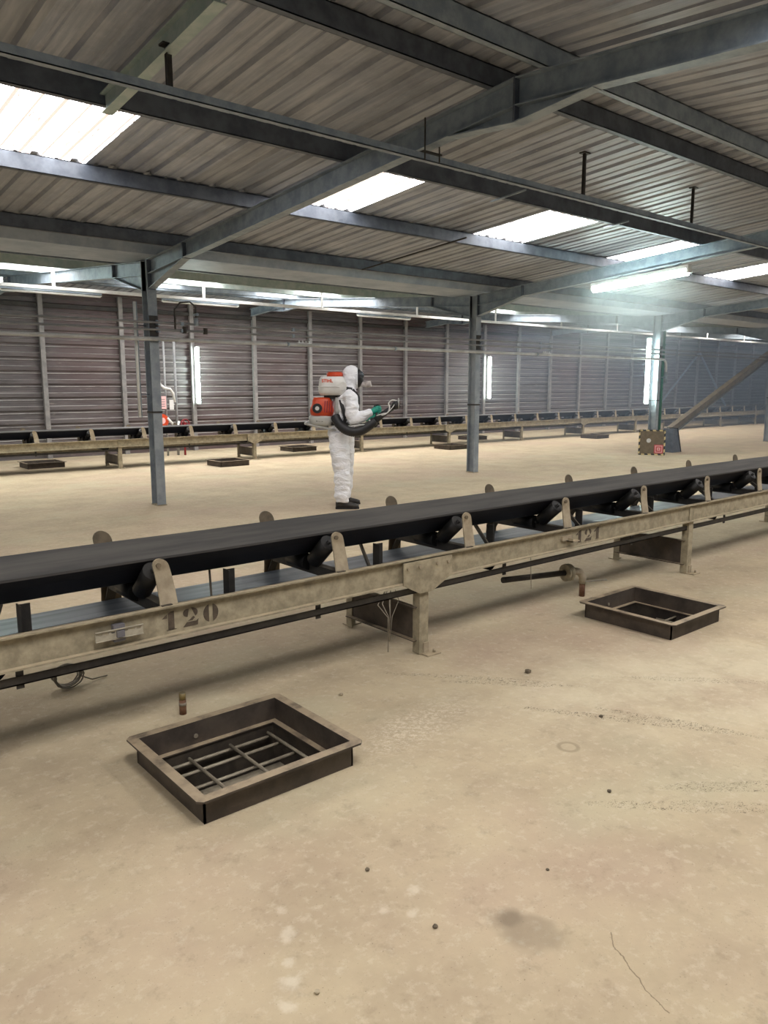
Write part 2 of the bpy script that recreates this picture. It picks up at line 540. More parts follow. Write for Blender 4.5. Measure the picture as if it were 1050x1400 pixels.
# ------------------------------------------------------------------ roof sheets
SHEET_W = 2.95 / 3
RIB = SHEET_W / 3
def sheet_mesh(name, mat, width, ya, yb, lap=.04):
    prof = []
    n = int(round(width / RIB))
    for k in range(n):
        for u, z in ((0, 0), (.085, 0), (.095, .010), (.115, .010), (.125, 0), (.215, 0), (.232, .030), (.282, .030), (.299, 0)):
            prof.append((k * RIB + u * RIB / .3278, z))
    prof.append((n * RIB, 0)); prof.append((n * RIB + .02, 0))
    m = MB()
    for i in range(len(prof) - 1):
        (xa, za), (xb, zb) = prof[i], prof[i + 1]
        A, B = zr(ya) + .142, zr(yb) + .142
        o = len(m.v)
        t = .004
        m.v += [V(xa, ya, A + za), V(xb, ya, A + zb), V(xb, yb, B + zb), V(xa, yb, B + za),
                V(xa, ya, A + za + t), V(xb, ya, A + zb + t), V(xb, yb, B + zb + t), V(xa, yb, B + za + t)]
        m.f += [(o, o + 1, o + 2, o + 3)] if name == 'skylight_sheet' else [(o, o + 1, o + 2, o + 3), (o + 7, o + 6, o + 5, o + 4), (o, o + 4, o + 5, o + 1), (o + 3, o + 2, o + 6, o + 7)]
    me = bpy.data.meshes.new(name)
    me.from_pydata(m.v, [], m.f)
    me.materials.append(mat)
    return me

def roof_bay(root, rows, x0, nsheets, w, lights=(), sky='skylight_boost'):
    """lights: (row, sheet) pairs that are translucent"""
    for r, (ya, yb) in enumerate(rows):
        dz = .006 * (r % 2)
        me = sheet_mesh('roof_sheet', M['roof'], w, ya, yb)
        ms = sheet_mesh('skylight_sheet', M[sky], SHEET_W, ya, yb)
        mr = sheet_mesh('roof_sheet', M['roof'], w - SHEET_W, ya, yb) if w > 1.2 else None
        for k in range(nsheets):
            x = x0 + k * w
            dd = dz + random.uniform(0, .005)
            if (r, k) in lights:
                inst(ms, 'skylight_sheet', (x, 0, dd), root)
                if w > 1.2:
                    inst(mr, 'roof_sheet', (x + SHEET_W, 0, dd), root)
            else:
                inst(me, 'roof_sheet', (x, 0, dd), root)

RX0 = 1.58 - 4 * SHEET_W
ceil_a = thing('ceiling', 'dark ribbed metal roof sheets sloping down from the ridge with bright skylight panels', 'ceiling', kind='structure')
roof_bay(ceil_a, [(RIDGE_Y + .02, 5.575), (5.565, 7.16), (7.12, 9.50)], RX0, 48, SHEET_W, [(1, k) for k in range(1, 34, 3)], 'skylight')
ceil_b = thing('ceiling', 'ribbed metal roof slope on the near side of the ridge', 'ceiling', kind='structure')
roof_bay(ceil_b, [(1.74, RIDGE_Y - .02), (.14, 1.78), (-2.4, .18)], RX0, 16, 2.95, [(1, k) for k in range(9)])  # middle row: unseen glowing panels added to light the foreground
ceil_c = thing('ceiling', 'ribbed metal roof slope rising beyond the column row', 'ceiling', kind='structure')
roof_bay(ceil_c, [(10.10, 12.48), (12.44, 14.04), (14.00, RIDGE2_Y - .02)], .65 - 2.95, 15, 2.95, [(1, k) for k in range(12)] + [(2, k) for k in (0, 3, 4, 5, 7, 9)])  # glowing panels in the last row are added to brighten the far floor
ceil_d = thing('ceiling', 'ribbed metal roof slope running down to the back wall', 'ceiling', kind='structure')
roof_bay(ceil_d, [(RIDGE2_Y + .02, WALL_Y + .25)], RX0, 16, 2.95)

# ridge caps, seen edge on between the two ridge purlins
for c, yy in ((ceil_a, RIDGE_Y), (ceil_c, RIDGE2_Y)):
    MB().box(-4, 44, yy - .12, yy + .12, RIDGE_Z + .19, RIDGE_Z + .20).build('ridge_cap', M['roof'], c)

# ------------------------------------------------------------------ back wall
def build_wall():
    root = thing('wall_back', 'rust-brown horizontally ribbed sheet metal wall behind the far conveyor', 'wall', (0, WALL_Y, 0), kind='structure')
    PW, P0 = 1.728, 5.2 - 1.728 * 5
    top = zr(WALL_Y) + .16
    m = MB()
    z, pts = 0.0, []
    pitch = .285
    while z < top:
        for u, y in ((0, 0), (.105, 0), (.120, -.012), (.135, 0), (.165, 0), (.190, -.045), (.262, -.045), (.270, -.045)):
            pts.append((y, min(z + u, top)))
        z += pitch
    pts.append((0, top))
    vs, fs = [], []
    for (y, zz) in pts:
        vs += [V(0, y, zz), V(PW, y, zz)]
    vs += [V(0, .03, top), V(PW, .03, top), V(0, .03, 0), V(PW, .03, 0)]
    n = len(pts) + 2
    for i in range(n - 1):
        fs.append((2 * i, 2 * i + 1, 2 * i + 3, 2 * i + 2))
    m.add(vs, fs)
    me = m.mesh('wall_panel', M['wall'])
    mp = MB()
    mp.box(-.05, .05, -.13, -.125, 0, top - .1).box(-.05, .05, -.055, -.05, 0, top - .1).box(-.05, -.044, -.13, -.05, 0, top - .1)
    mpost = mp.mesh('wall_post', M['post'])
    for k in range(28):
        x = P0 + k * PW
        inst(me, 'wall_panel', (x, WALL_Y, 0), root)
        if 3 <= k <= 27:
            inst(mpost, 'wall_post', (x, WALL_Y, 0), root)
    # diagonal wind braces far down the wall
    for a, b in ((29.4, 32.8), (35.6, 32.8)):
        MB().beam((a, WALL_Y - .16, .55), (b, WALL_Y - .16, 3.0), .05, .09).build('wind_brace', M['galv'], root)
    MB().box(P0, 44, WALL_Y - .10, WALL_Y - .05, 3.22, 3.30).build('eaves_rail', M['dark'], root)
build_wall()

def build_end_wall():
    root = thing('wall_right', 'hazy grey ribbed end wall far to the right', 'wall', (44, 8, 0), kind='structure')
    m = MB()
    w = .9
    vs, fs = [], []
    for i in range(4):
        for u, x in ((0, 0), (.13, 0), (.15, -.04), (.21, -.04)):
            y = i * .225 + u
            vs += [V(x, y, 0), V(x, y, 3.72)]
    vs += [V(0, w, 0), V(0, w, 3.72)]
    for i in range(len(vs) // 2 - 1): fs.append((2 * i, 2 * i + 1, 2 * i + 3, 2 * i + 2))
    me = m.add(vs, fs).mesh('wall_panel', M['wall'])
    for k in range(27): inst(me, 'wall_panel', (44, -6 + k * w, 0), root)
build_end_wall()

# ------------------------------------------------------------------ portal frames
FX = [4.25 + 6.07 * k for k in range(6)]
ordw = ['nearest the camera', 'second in the row', 'third in the row', 'fourth, at the right edge']
COLH = 3.15
def column(i):
    X = FX[i]
    lab = ['grey steel column at left, pipe clamps at head height', 'grey steel column right of the person in the white suit',
           'grey steel column with green pipe behind the striped board', 'grey steel column cut by the right edge of the picture'][i]
    root = thing('steel_column', lab, 'column', (X, VALLEY_Y - .06, 0))
    y0, y1 = VALLEY_Y - .15, VALLEY_Y + .03
    MB().box(X - .06, X + .06, y0, y0 + .010, 0, COLH).build('flange', M['column'], root)
    MB().box(X - .06, X + .06, y1 - .010, y1, 0, COLH).build('flange', M['column'], root)
    MB().box(X - .004, X + .004, y0 + .010, y1 - .010, 0, COLH).build('web', M['column'], root)
    MB().box(X - .068, X + .068, y0 - .010, y1 + .010, 0, .010).build('base_plate', M['conv'], root)
    # strap around the shaft, dark clamp plate where the pipes cross
    b = MB()
    b.box(X - .066, X + .066, y0 - .006, y0, 1.22, 1.245).box(X - .066, X - .06, y0, y1, 1.22, 1.245)
    b.build('strap', M['dark'], root)
    MB().box(X - .058, X + .058, y0 - .012, y0, 2.20, 2.46).build('clamp_plate', M['dark'], root)
    m = MB()
    for z in (2.165, 2.285, 2.375):
        m.box(X + .02, X + .05, y0 - .09, y0 - .012, z - .035, z - .022).box(X + .02, X + .05, y0 - .035, y0 - .02, z - .035, z + .03)
    m.build('pipe_clamp', M['galv'], root)
    return root
cols = [column(i) for i in range(4)]

def rafter(i, bay):
    X = FX[i]
    w, h, tf, tw = .10, .18, .009, .007
    if bay == 0:
        ya, yr, yb = -2.5, RIDGE_Y, VALLEY_Y - .15
        labs = ['long grey roof beam from the left column up to the ridge overhead',
                'grey roof beam from the second column, glowing lamp beside it',
                'grey roof beam rising right from the column behind the striped board',
                'grey roof beam above the column at the right edge']
        lab = labs[i]
    else:
        ya, yr, yb = VALLEY_Y + .03, RIDGE2_Y, WALL_Y - .1
        labs = ['grey roof beam going left from the left column over the far conveyor',
                'pale blue-grey roof beam going left from the second column',
                'grey roof beam going left from the column with green pipe',
                'grey roof beam of the far bay at the right picture edge',
                'hazy roof beam of the far bay, fifth from the left',
                'hazy roof beam of the far bay, farthest visible']
        lab = labs[i]
    root = thing('roof_rafter', lab, 'beam', (X, yr, zr(yr) - h))
    mid = lambda y: V(X, y, zr(y) - h / 2)
    steel = M['galv']
    for a, b in ((ya, yr), (yr, yb)):
        pa, pb = mid(a), mid(b)
        d = (pb - pa).normalized()
        up = V(1, 0, 0).cross(d)
        up = up if up.z > 0 else -up
        MB().beam(pa, pb, w, tf, up, (0, h / 2 - tf / 2)).build('top_flange', steel, root)
        MB().beam(pa, pb, w, tf, up, (0, -h / 2 + tf / 2)).build('bottom_flange', steel, root)
        MB().beam(pa, pb, tw, h - 2 * tf, up).build('web', steel, root)
    # apex haunch
    a, b = yr - .62, yr + .62
    pts = [(X - tw / 2, a, zr(a) - h), (X - tw / 2, yr, zr(yr) - h), (X - tw / 2, b, zr(b) - h), (X - tw / 2, yr, zr(yr) - h - .10)]
    MB().plate(pts, (1, 0, 0), tw).build('apex_haunch', steel, root)
    m = MB()
    for yy in (a, b):
        m.beam((X, yy, zr(yy) - h), (X, yr, zr(yr) - h - .10), w, tf)
    m.build('apex_flange', steel, root)
    MB().box(X - .05, X + .05, yr - .008, yr + .008, zr(yr) - h - .10, zr(yr) - .002).build('splice_plate', M['galv_dark'], root)
    # eaves haunch by the column, bolted joint
    yc = yb if bay == 0 else ya
    sgn = -1 if bay == 0 else 1
    ye = yc + sgn * 1.0
    pts = [(X - tw / 2, yc, zr(yc) - h), (X - tw / 2, yc, zr(yc) - h - .18), (X - tw / 2, ye, zr(ye) - h)]
    MB().plate(pts, (1, 0, 0), tw).build('eaves_haunch', steel, root)
    MB().beam((X, yc, zr(yc) - h - .18), (X, ye, zr(ye) - h), w, tf).build('haunch_flange', steel, root)
    MB().box(X - .05, X + .05, ye - .012, ye + .012, zr(ye) - h - .004, zr(ye) - .004).build('joint_plate', M['galv_dark'], root)
    MB().box(X - .05, X + .05, yc - .010, yc + .010, zr(yc) - h - .19, zr(yc) - .004).build('joint_plate', M['galv_dark'], root)
for i in range(4): rafter(i, 0)
for i in range(6): rafter(i, 1)

# ------------------------------------------------------------------ purlins (C sections lying on the rafters)
def purlin(y, lab, mat='galv_dark', face=-1, x0=-4.0, x1=43.9, h=.138):
    m = MB()
    z = zr(y)
    w = .055
    f0 = y - w / 2 if face < 0 else y + w / 2
    s = 1 if face < 0 else -1
    m.box(x0, x1, min(f0, f0 + s * .005), max(f0, f0 + s * .005), z, z + h)
    m.box(x0, x1, y - w / 2, y + w / 2, z, z + .006).box(x0, x1, y - w / 2, y + w / 2, z + h - .006, z + h)
    l0 = y + w / 2 if face < 0 else y - w / 2
    m.box(x0, x1, min(l0, l0 - s * .005), max(l0, l0 - s * .005), z, z + .02).box(x0, x1, min(l0, l0 - s * .005), max(l0, l0 - s * .005), z + h - .02, z + h)
    return tag(m.build('roof_purlin', M[mat]), lab, 'purlin', 'purlins under the roof sheets')
purlin(8.92, 'dark roof purlin just above the valley gutter')
purlin(7.12, 'roof purlin along the lower ends of the skylights')
purlin(5.54, 'dark roof purlin along the upper ends of the skylights', h=.182)
purlin(3.86, 'dark ridge purlin on the far side of the ridge')
purlin(3.40, 'lighter ridge purlin on the near side of the ridge', 'galv')
purlin(1.76, 'roof purlin of the near slope above the camera')
purlin(.16, 'roof purlin of the near slope behind the camera')
purlin(10.68, 'roof purlin of the far bay beside the valley gutter', 'galv')
purlin(12.48, 'roof purlin of the far bay under its skylight ends', 'beam_mint')
purlin(14.06, 'roof purlin of the far bay, second from its ridge', 'beam_mint')
purlin(15.74, 'roof purlin of the far bay next to its ridge', 'galv')
purlin(16.16, 'roof purlin of the far bay beyond its ridge', 'galv')

# valley gutter over the column row
m = MB()
m.box(-4, 43.9, 9.36, 10.24, 3.165, 3.172)
m.hexa([(-4, 9.352, 3.165), (43.9, 9.352, 3.165), (43.9, 9.36, 3.165), (-4, 9.36, 3.165), (-4, 9.302, 3.31), (43.9, 9.302, 3.31), (43.9, 9.31, 3.31), (-4, 9.31, 3.31)])
m.hexa([(-4, 10.24, 3.165), (43.9, 10.24, 3.165), (43.9, 10.248, 3.165), (-4, 10.248, 3.165), (-4, 10.29, 3.31), (43.9, 10.29, 3.31), (43.9, 10.298, 3.31), (-4, 10.298, 3.31)])
tag(m.build('valley_gutter', M['gutter']), 'wide grey metal valley gutter above the column row', 'gutter')

# short cross beam between ridge purlin and skylight purlin, top left
m = MB()
m.ibeam((2.16, 3.89, zr(3.89) + .02), (2.16, 5.50, zr(5.50) + .0), .075, .13, .008, .006)
tag(m.build('cross_beam', M['beam_mint']), 'pale green cross beam with a hanger between two purlins at top left', 'beam')

# thin sag rods between purlins
for x, ya, yb, mt_, lab in ((7.07, 6.84, 8.89, 'dark', 'thin dark tie rod under the roof between the second and third skylights'),
                            (6.20, 5.20, 5.66, 'galv', 'short pale tie rod above the dark purlin near the second skylight'),
                            (8.22, 5.34, 5.68, 'galv', 'short pale tie rod above the dark purlin near the third skylight')):
    tag(MB().beam((x, ya, zr(ya) - .006), (x, yb, zr(yb) - .006), .016, .016).build('tie_rod', M[mt_]), lab, 'rod')

# ------------------------------------------------------------------ hung rail under the near roof
def hung_rail():
    root = thing('hung_rail', 'long grey angle rail hung below the roof by straps across the picture', 'rail', (4, 4.52, 3.25))
    m = MB()
    m.box(-3.8, 43, 4.495, 4.545, 3.252, 3.258).box(-3.8, 43, 4.495, 4.501, 3.252, 3.302)
    m.build('angle_bar', M['galv'], root)
    for x in (2.16, 4.22, 6.20, 8.15, 10.25, 12.3, 14.3):
        top = zr(4.52) + (.0 if abs(x - 4.22) > .1 and abs(x - 10.25) > .1 else -.18)
        z1 = zr(4.52) + .14 if x not in (2.16,) else zr(4.52)
        m = MB()
        if abs(x - 4.22) < .1 or abs(x - 10.25) < .1:
            for dx in (-.06, .09):
                m.cyl((x + dx, 4.47, 3.25), (x + dx, 4.47, zr(4.47)), .006, 6)
            m.box(x - .08, x + .11, 4.46, 4.54, 3.302, 3.310)
        else:
            m.box(x - .02, x + .02, 4.515, 4.523, 3.258, z1).box(x - .02, x - .014, 4.50, 4.53, 3.258, z1)
            m.box(x - .045, x + .045, 4.49, 4.55, z1 - .012, z1)
        m.build('hanger', M['dark'], root)
hung_rail()

# ------------------------------------------------------------------ pipes along the column row
PY = VALLEY_Y - .205
root = thing('water_pipe', 'light grey horizontal pipe across the columns bending down at the green pipe', 'pipe', (10, PY, 2.12))
XE = FX[2] - .12
path = [(-3, PY, 2.165), (XE - .02, PY, 2.165)] 
bend = [(XE + .14 + .16 * math.sin(a), PY, 2.165 - .16 + .16 * math.cos(a)) for a in [math.pi / 2 * k / 6 for k in range(7)]]
MB().tube(path + bend + [(XE + .30, PY, 1.62)], .026, 10).build('tube', M['pipe'], root)
for x in (-1.0, 6.25, 8.3, 11.9):
    MB().cyl((x - .02, PY, 2.165), (x + .02, PY, 2.165), .034, 10).build('coupling', M['galv'], root)
for x in (6.45, 12.1, .9):
    mm = MB()
    for k in range(4): mm.cyl((x + k * .06, PY, 2.185), (x + k * .06, PY, 2.225), .012, 6)
    mm.box(x - .03, x + .21, PY - .02, PY + .02, 2.186, 2.196)
    mm.build('bolt_row', M['tray'], root)
mm = MB()
mm.cyl((XE + .30, PY, 1.88), (XE + .30, PY, 1.62), .04, 10).cyl((XE + .30, PY, 1.76), (XE + .22, PY, 1.76), .025, 8).cyl((XE + .22, PY - .06, 1.76), (XE + .22, PY + .06, 1.76), .01, 6)
mm.build('valve', M['galv'], root)
for z, lab in ((2.285, 'thin grey pipe, lower of the two above the light pipe'), (2.375, 'thin grey pipe, upper of the two above the light pipe')):
    r2 = thing('conduit_pipe', lab, 'pipe', (10, PY, z))
    MB().tube([(-3, PY + .01, z), (24, PY + .01, z)], .015, 8).build('tube', M['pipe_thin'], r2)
    for x in (4.62, 6.35, 12.0, 17.0):
        MB().box(x - .02, x + .02, PY - .012, PY + .032, z - .022, z + .022).build('clip', M['galv'], r2)

# valve cluster on the pipes beside the left column
root = thing('pipe_valve', 'dark valves and short riser on the thin pipes beside the left column', 'valve', (4.75, PY, 2.2))
MB().tube([(4.52, PY, 2.30), (4.52, PY, 2.55), (4.60, PY, 2.64), (4.74, PY, 2.66), (4.82, PY, 2.60), (4.82, PY, 2.375)], .012, 6).build('riser', M['dark'], root)
MB().cyl((4.82, PY, 2.36), (4.82, PY, 2.46), .03, 8).cyl((4.82, PY - .05, 2.50), (4.82, PY + .05, 2.50), .02, 8).build('valve_body', M['galv'], root)
MB().cyl((4.95, PY, 2.25), (4.95, PY, 2.33), .03, 8).build('valve_body', M['dark'], root)
MB().cyl((4.65, PY, 2.25), (4.65, PY, 2.34), .03, 8).build('valve_body', M['dark'], root)

# green pipe at the third column
X3 = FX[2]
root = thing('green_pipe', 'dark green vertical pipe running up the column behind the striped board', 'pipe', (X3 + .12, PY + .05, 0))
MB().tube([(X3 + .17, PY + .085, .0), (X3 + .17, PY + .085, 2.95)], .035, 10).build('tube', M['green_pipe'], root)
for z in (.5, 1.5, 2.5): MB().cyl((X3 + .17, PY + .085, z - .02), (X3 + .17, PY + .085, z + .02), .045, 10).build('collar', M['green_pipe'], root)

# ------------------------------------------------------------------ lighting trunking under the far bay
TY = 13.0
root = thing('light_trunking', 'long white lighting trunking hung under the far bay roof', 'trunking', (12, TY, 3.08))
mm = MB()
mm.box(-2, 38, TY - .03, TY + .03, 3.075, 3.10)
mm.box(-2, 38, TY - .03, TY - .025, 3.10, 3.125).box(-2, 38, TY + .025, TY + .03, 3.10, 3.125)
mm.build('channel', M['tray'], root)
for x in [1.5 + 2.6 * k for k in range(14)]:
    MB().box(x - .025, x + .025, TY - .006, TY + .006, 3.10, zr(TY) + .14).build('hanger', M['tray'], root)

def lamp(name, lab, p0, p1, lit, out=(0, -1, 0), cat='lamp', back=None, rt=.045):
    """fluorescent batten: housing, two end caps, tube, along p0-p1, tube on the side `out`"""
    p0, p1, out = Vector(p0), Vector(p1), Vector(out)
    d = (p1 - p0).normalized()
    lo = p0 if p0.z < p1.z else p1
    r = thing(name, lab, cat, lo, group=None)
    if lit:
        MB().beam(p0 - out * .012, p1 - out * .012, .09, .045, out).build('housing', M['lampcase'], r)
        for a, b in ((p0, p0 + d * .03), (p1 - d * .03, p1)):
            MB().beam(a + out * .025, b + out * .025, .10, .09, out).build('end_cap', M['lampcase'], r)
        MB().cyl(p0 + d * .03 + out * .045, p1 - d * .03 + out * .045, rt, 12).build('diffuser', M['tube'], r)
    else:
        MB().beam(p0, p1, .05, .03, out).build('housing', M['galv'], r)
        for a, b in ((p0, p0 + d * .02), (p1 - d * .02, p1)):
            MB().beam(a + out * .02, b + out * .02, .03, .04, out).build('end_cap', M['lampcase'], r)
        MB().cyl(p0 + d * .02 + out * .035, p1 - d * .02 + out * .035, .019, 8).build('tube', M['lampcase'], r)
    if back is not None:
        for t in (.2, .8):
            q = p0.lerp(p1, t)
            MB().beam(q - out * .03, q - out * .03 + Vector(back), .03, .012).build('bracket', M['galv_dark'], r)
    return r

lamp('fluorescent_lamp', 'glowing vertical tube lamp on the back wall left of the person', (8.72, 17.42, 1.13), (8.72, 17.42, 2.50), True)
lamp('fluorescent_lamp', 'glowing vertical tube lamp on the back wall right of the second column', (19.15, 17.42, 1.13), (19.15, 17.42, 2.52), True)
lamp('fluorescent_lamp', 'glowing vertical tube lamp on the column behind the striped board', (16.20, 9.84, 1.15), (16.20, 9.84, 2.65), True, (-.8, -.6, 0), back=(.13, 0, 0))
lamp('fluorescent_lamp', 'unlit white vertical tube lamp on the left column', (4.06, 9.76, 1.17), (4.06, 9.76, 2.63), False, (-.5, -.86, 0), back=(.13, 0, 0))
lamp('fluorescent_lamp', 'glowing ceiling tube lamp beside the second roof beam', (9.95, 7.03, 3.03), (9.95, 5.50, 3.13), True, (0, 0, -1), back=(.30, 0, .1), rt=.055)
lamp('fluorescent_lamp', 'unlit white tube lamp on the trunking left of the left column', (3.3, TY, 3.055), (4.85, TY, 3.055), False, (0, 0, -1))
lamp('fluorescent_lamp', 'unlit white tube lamp on the trunking just right of the left column', (5.9, TY, 3.055), (7.4, TY, 3.055), False, (0, 0, -1))
lamp('fluorescent_lamp', 'unlit white tube lamp on the trunking above the person', (10.2, TY, 3.055), (11.7, TY, 3.055), False, (0, 0, -1))
lamp('fluorescent_lamp', 'glowing tube lamp high in the far bay, its end at the left picture edge', (2.0, 13.6, 3.24), (3.5, 13.6, 3.24), True, (0, 0, -1))

# ------------------------------------------------------------------ conveyors
def horn_mesh(Yc, zb, zt, w, mat, flip):
    """curved bracket plate standing on the stringer, leaning towards -X at its rounded top"""
    m = MB()
    N = 9
    rows = []
    t = .008
    for k in range(N + 5):
        if k < N:
            s = k / (N - 1)
            z = zb + (zt - zb - w / 2) * s
            hw = w / 2 * (1.12 - .12 * s)
        else:
            a = (k - N + 1) / 5 * math.pi / 2
            s = 1
            z = zt - w / 2 + w / 2 * math.sin(a)
            hw = max(w / 2 * math.cos(a), .004)
        ss = min(1, (z - zb) / (zt - zb))
        cx = .040 * (1 - ss ** 2.0)
        y = Yc + flip * (.012 * math.sin(ss * math.pi))
        rows.append([V(cx - hw, y - t / 2, z), V(cx + hw, y - t / 2, z), V(cx + hw, y + t / 2, z), V(cx - hw, y + t / 2, z)])
    m.loft(rows, True, False)
    return m

class Conv:
    pass

def conveyor(label, Yn, dz, x0, x1, idx0, idstep, legs, detail):
    root = thing('belt_conveyor', label, 'conveyor', (x0, Yn, 0))
    Yf = Yn + .684
    Yc = (Yn + Yf) / 2
    zT, zB = .597 + dz, .452 + dz
    # stringers: channels with the flanges turned outwards
    for s, y in ((-1, Yn), (1, Yf)):
        zT, zB = (.597 + dz, .452 + dz) if s < 0 else (.455 + dz, .325 + dz)
        m = MB()
        m.box(x0, x1, y - .004, y + .004, zB, zT)
        a, b = (y - .034, y + .004) if s < 0 else (y - .004, y + .034)
        m.box(x0, x1, a, b, zT - .008, zT).box(x0, x1, a, b, zB, zB + .008)
        a, b = (y - .014, y - .004) if s < 0 else (y + .004, y + .014)
        m.box(x0, x1, a, b, zT - .022, zT - .008)
        m.build('stringer', M['conv'], root)
    zT, zB = .597 + dz, .452 + dz
    # lower dark rail with drop posts
    rail = MB().box(x0, x1, Yn + .004, Yn + .012, .378 + dz, .415 + dz).box(x0, x1, Yn + .004, Yn + .05, .378 + dz, .384 + dz).build('lower_rail', M['dark'], root)
    x = x0 + .9
    while x < x1:
        if x < 14: MB().box(x - .015, x + .015, Yn + .012, Yn + .018, .36 + dz, zB + .02).build('drop_post', M['dark'], root)
        x += 1.48
    # carrying belt, troughed, sagging a little between idlers
    half, flat, ze, zc = .245, .095, .800 + dz, .668 + dz
    prof = [(-half, ze), (-half * .72 - flat * .28, ze - (ze - zc) * .32), (-flat - .02, zc + .012), (-flat + .02, zc), (flat - .02, zc), (flat + .02, zc + .012), (half * .72 + flat * .28, ze - (ze - zc) * .32), (half, ze)]
    def beltmesh(prof, t, xs, sag):
        m = MB()
        rings = []
        for x in xs:
            ph = (x - idx0) / idstep
            dip = -sag * (math.sin(math.pi * (ph % 1.0))) ** 2
            rings.append([V(x, Yc + a, z + dip) for a, z in prof] + [V(x, Yc + a * 1.0, z - t + dip) for a, z in reversed(prof)])
        m.loft(rings, True, False)
        return m
    n = int((x1 - x0) / (.25 if detail else .5))
    xs = [x0 + (x1 - x0) * k / n for k in range(n + 1)]
    beltmesh(prof, .011, xs, .002).build('carrying_belt', M['belt'], root)
    beltmesh([(-.25, .500 + dz), (-.1, .498 + dz), (.1, .498 + dz), (.25, .500 + dz)], .010, xs, .004).build('return_belt', M['belt_return'], root)
    # idlers
    x = idx0
    while x > x0 + .3: x -= idstep
    x += idstep
    mb = MB()
    mb.box(.0, .05, Yn - .02, Yf - .05, zT - .004, zT + .004).box(.0, .006, Yn + .02, Yf - .05, zT - .05, zT)
    mb.box(.01, .05, Yc - .115, Yc - .107, zT, .655 + dz).box(.01, .05, Yc + .107, Yc + .115, zT, .655 + dz)
    mb.beam((.025, Yf - .06, zT - .01), (.025, Yf + .02, .46 + dz), .05, .008, (0, 1, 0))
    frame_me = mb.mesh('idler_frame', M['dark'])
    horn_n = horn_mesh(Yn + .0, zT, .815 + dz, .075, None, 1).mesh('horn_bracket', M['conv_plain'])
    horn_f = horn_mesh(Yf + .03, .455 + dz, .838 + dz, .095, None, -1).mesh('horn_bracket', M['rollend'])
    pin_n = MB().cyl((-.002, Yn - .012, .786 + dz), (-.002, Yn + .01, .786 + dz), .011, 8).mesh('axle_pin', M['rollend'])
    hanger = MB().box(.44, .49, Yn + .20, Yn + .206, .50 + dz, .66 + dz).box(.44, .446, Yn + .17, Yn + .23, .50 + dz, .66 + dz).mesh('belt_hanger', M['dark'])
    rr = .046
    d = V(0, half - flat, -(ze - zc)).normalized()
    nv = V(0, d.z, -d.y)
    wing = [(V(0, Yc - half, ze) + nv * (rr + .014) + d * .012), (V(0, Yc - flat, zc) + nv * (rr + .014) - d * .01)]
    def roller_me(p, q):
        mm = MB().cyl(p, q, rr, 14 if detail else 8)
        ax = (q - p).normalized()
        mm.cyl(p - ax * .02, q + ax * .02, .012, 8)
        return mm.mesh('roller', M['roller'])
    mir = lambda p: V(p.x, 2 * Yc - p.y, p.z)
    r_near, r_far = roller_me(wing[0], wing[1]), roller_me(mir(wing[0]), mir(wing[1]))
    r_mid = roller_me(V(0, Yc - .09, zc - rr - .013), V(0, Yc + .09, zc - rr - .013))
    ret = MB().cyl((.3, Yn + .06, .440 + dz), (.3, Yf - .06, .440 + dz), .045, 12).mesh('return_roller', M['roller'])
    k = 0
    while x < x1 - .2:
        fr = inst(frame_me, 'idler_frame', (x, 0, 0), root)
        inst(horn_n, 'horn_bracket', (x, 0, 0), fr)
        inst(horn_f, 'horn_bracket', (x, 0, 0), fr)
        if detail:
            inst(pin_n, 'axle_pin', (x, 0, 0), fr)
            inst(hanger, 'belt_hanger', (x, 0, 0), fr)
        for me in (r_near, r_mid, r_far): inst(me, 'roller', (x, 0, 0), fr)
        if detail:
            # slanting tie under the belt
            MB().beam((x + .28, Yn + .05, zT - .05), (x + .40, Yn + .30, .655 + dz), .010, .03).build('tie_bar', M['dark'], root)
        if k % 3 == 1: inst(ret, 'return_roller', (x, 0, 0), root)
        k += 1
        x += idstep
    # leg frames
    for j, lx in enumerate(legs):
        if not x0 < lx < x1: continue
        lf = thing('leg_frame', None, None, (lx, Yc, 0)); lf.parent = root
        lf.location = V(lx, Yc, 0) - ORIG[root.name]
        gus = (j % 2 == 0)
        for s, y in ((-1, Yn), (1, Yf)):
            yo = y - .006 if s < 0 else y + .006
            m = MB()
            m.box(lx - .035, lx + .035, min(yo, yo + s * .008), max(yo, yo + s * .008), 0.006, (.33 if s > 0 else .40 if gus else .58) + dz)
            yi = y + .045 * -s
            m.box(lx - .035, lx - .028, min(yo, yi), max(yo, yi), 0.006, (.45 if s < 0 else .33) + dz)
            m.build('leg', M['conv'], lf)
            m = MB()
            m.box(lx - .02, lx + .085, min(yo, yo + s * .07), max(yo, yo + s * .07), 0, .008)
            m.box(lx - .005, lx + .035, min(yo + s * .008, yo + s * .016), max(yo + s * .008, yo + s * .016), .008, .07)
            m.cyl((lx + .055, yo + s * .04, .008), (lx + .055, yo + s * .04, .03), .008, 8)
            m.build('foot_plate', M['conv_plain'], lf)
            if gus and s < 0:
                yg = y - .038 if s < 0 else y + .038
                ptsg = [(lx - .18, yg, .580 + dz), (lx - .18, yg, .450 + dz), (lx - .055, yg, .385 + dz), (lx + .045, yg, .385 + dz), (lx + .205, yg, .462 + dz), (lx + .205, yg, .580 + dz)]
                g = MB().plate(ptsg, (0, -s, 0), .008).build('gusset_plate', M['conv'], lf)
                m = MB()
                for bx in (-.15, -.06, .08, .17): m.cyl((lx + bx, yg - .0, .545 + dz), (lx + bx, yg + s * .012, .545 + dz), .010, 6)
                m.build('bolt', M['conv_plain'], g)
        m = MB()
        m.box(lx - .028, lx - .022, Yn + .02, Yf - .02, .08, .29 + dz)
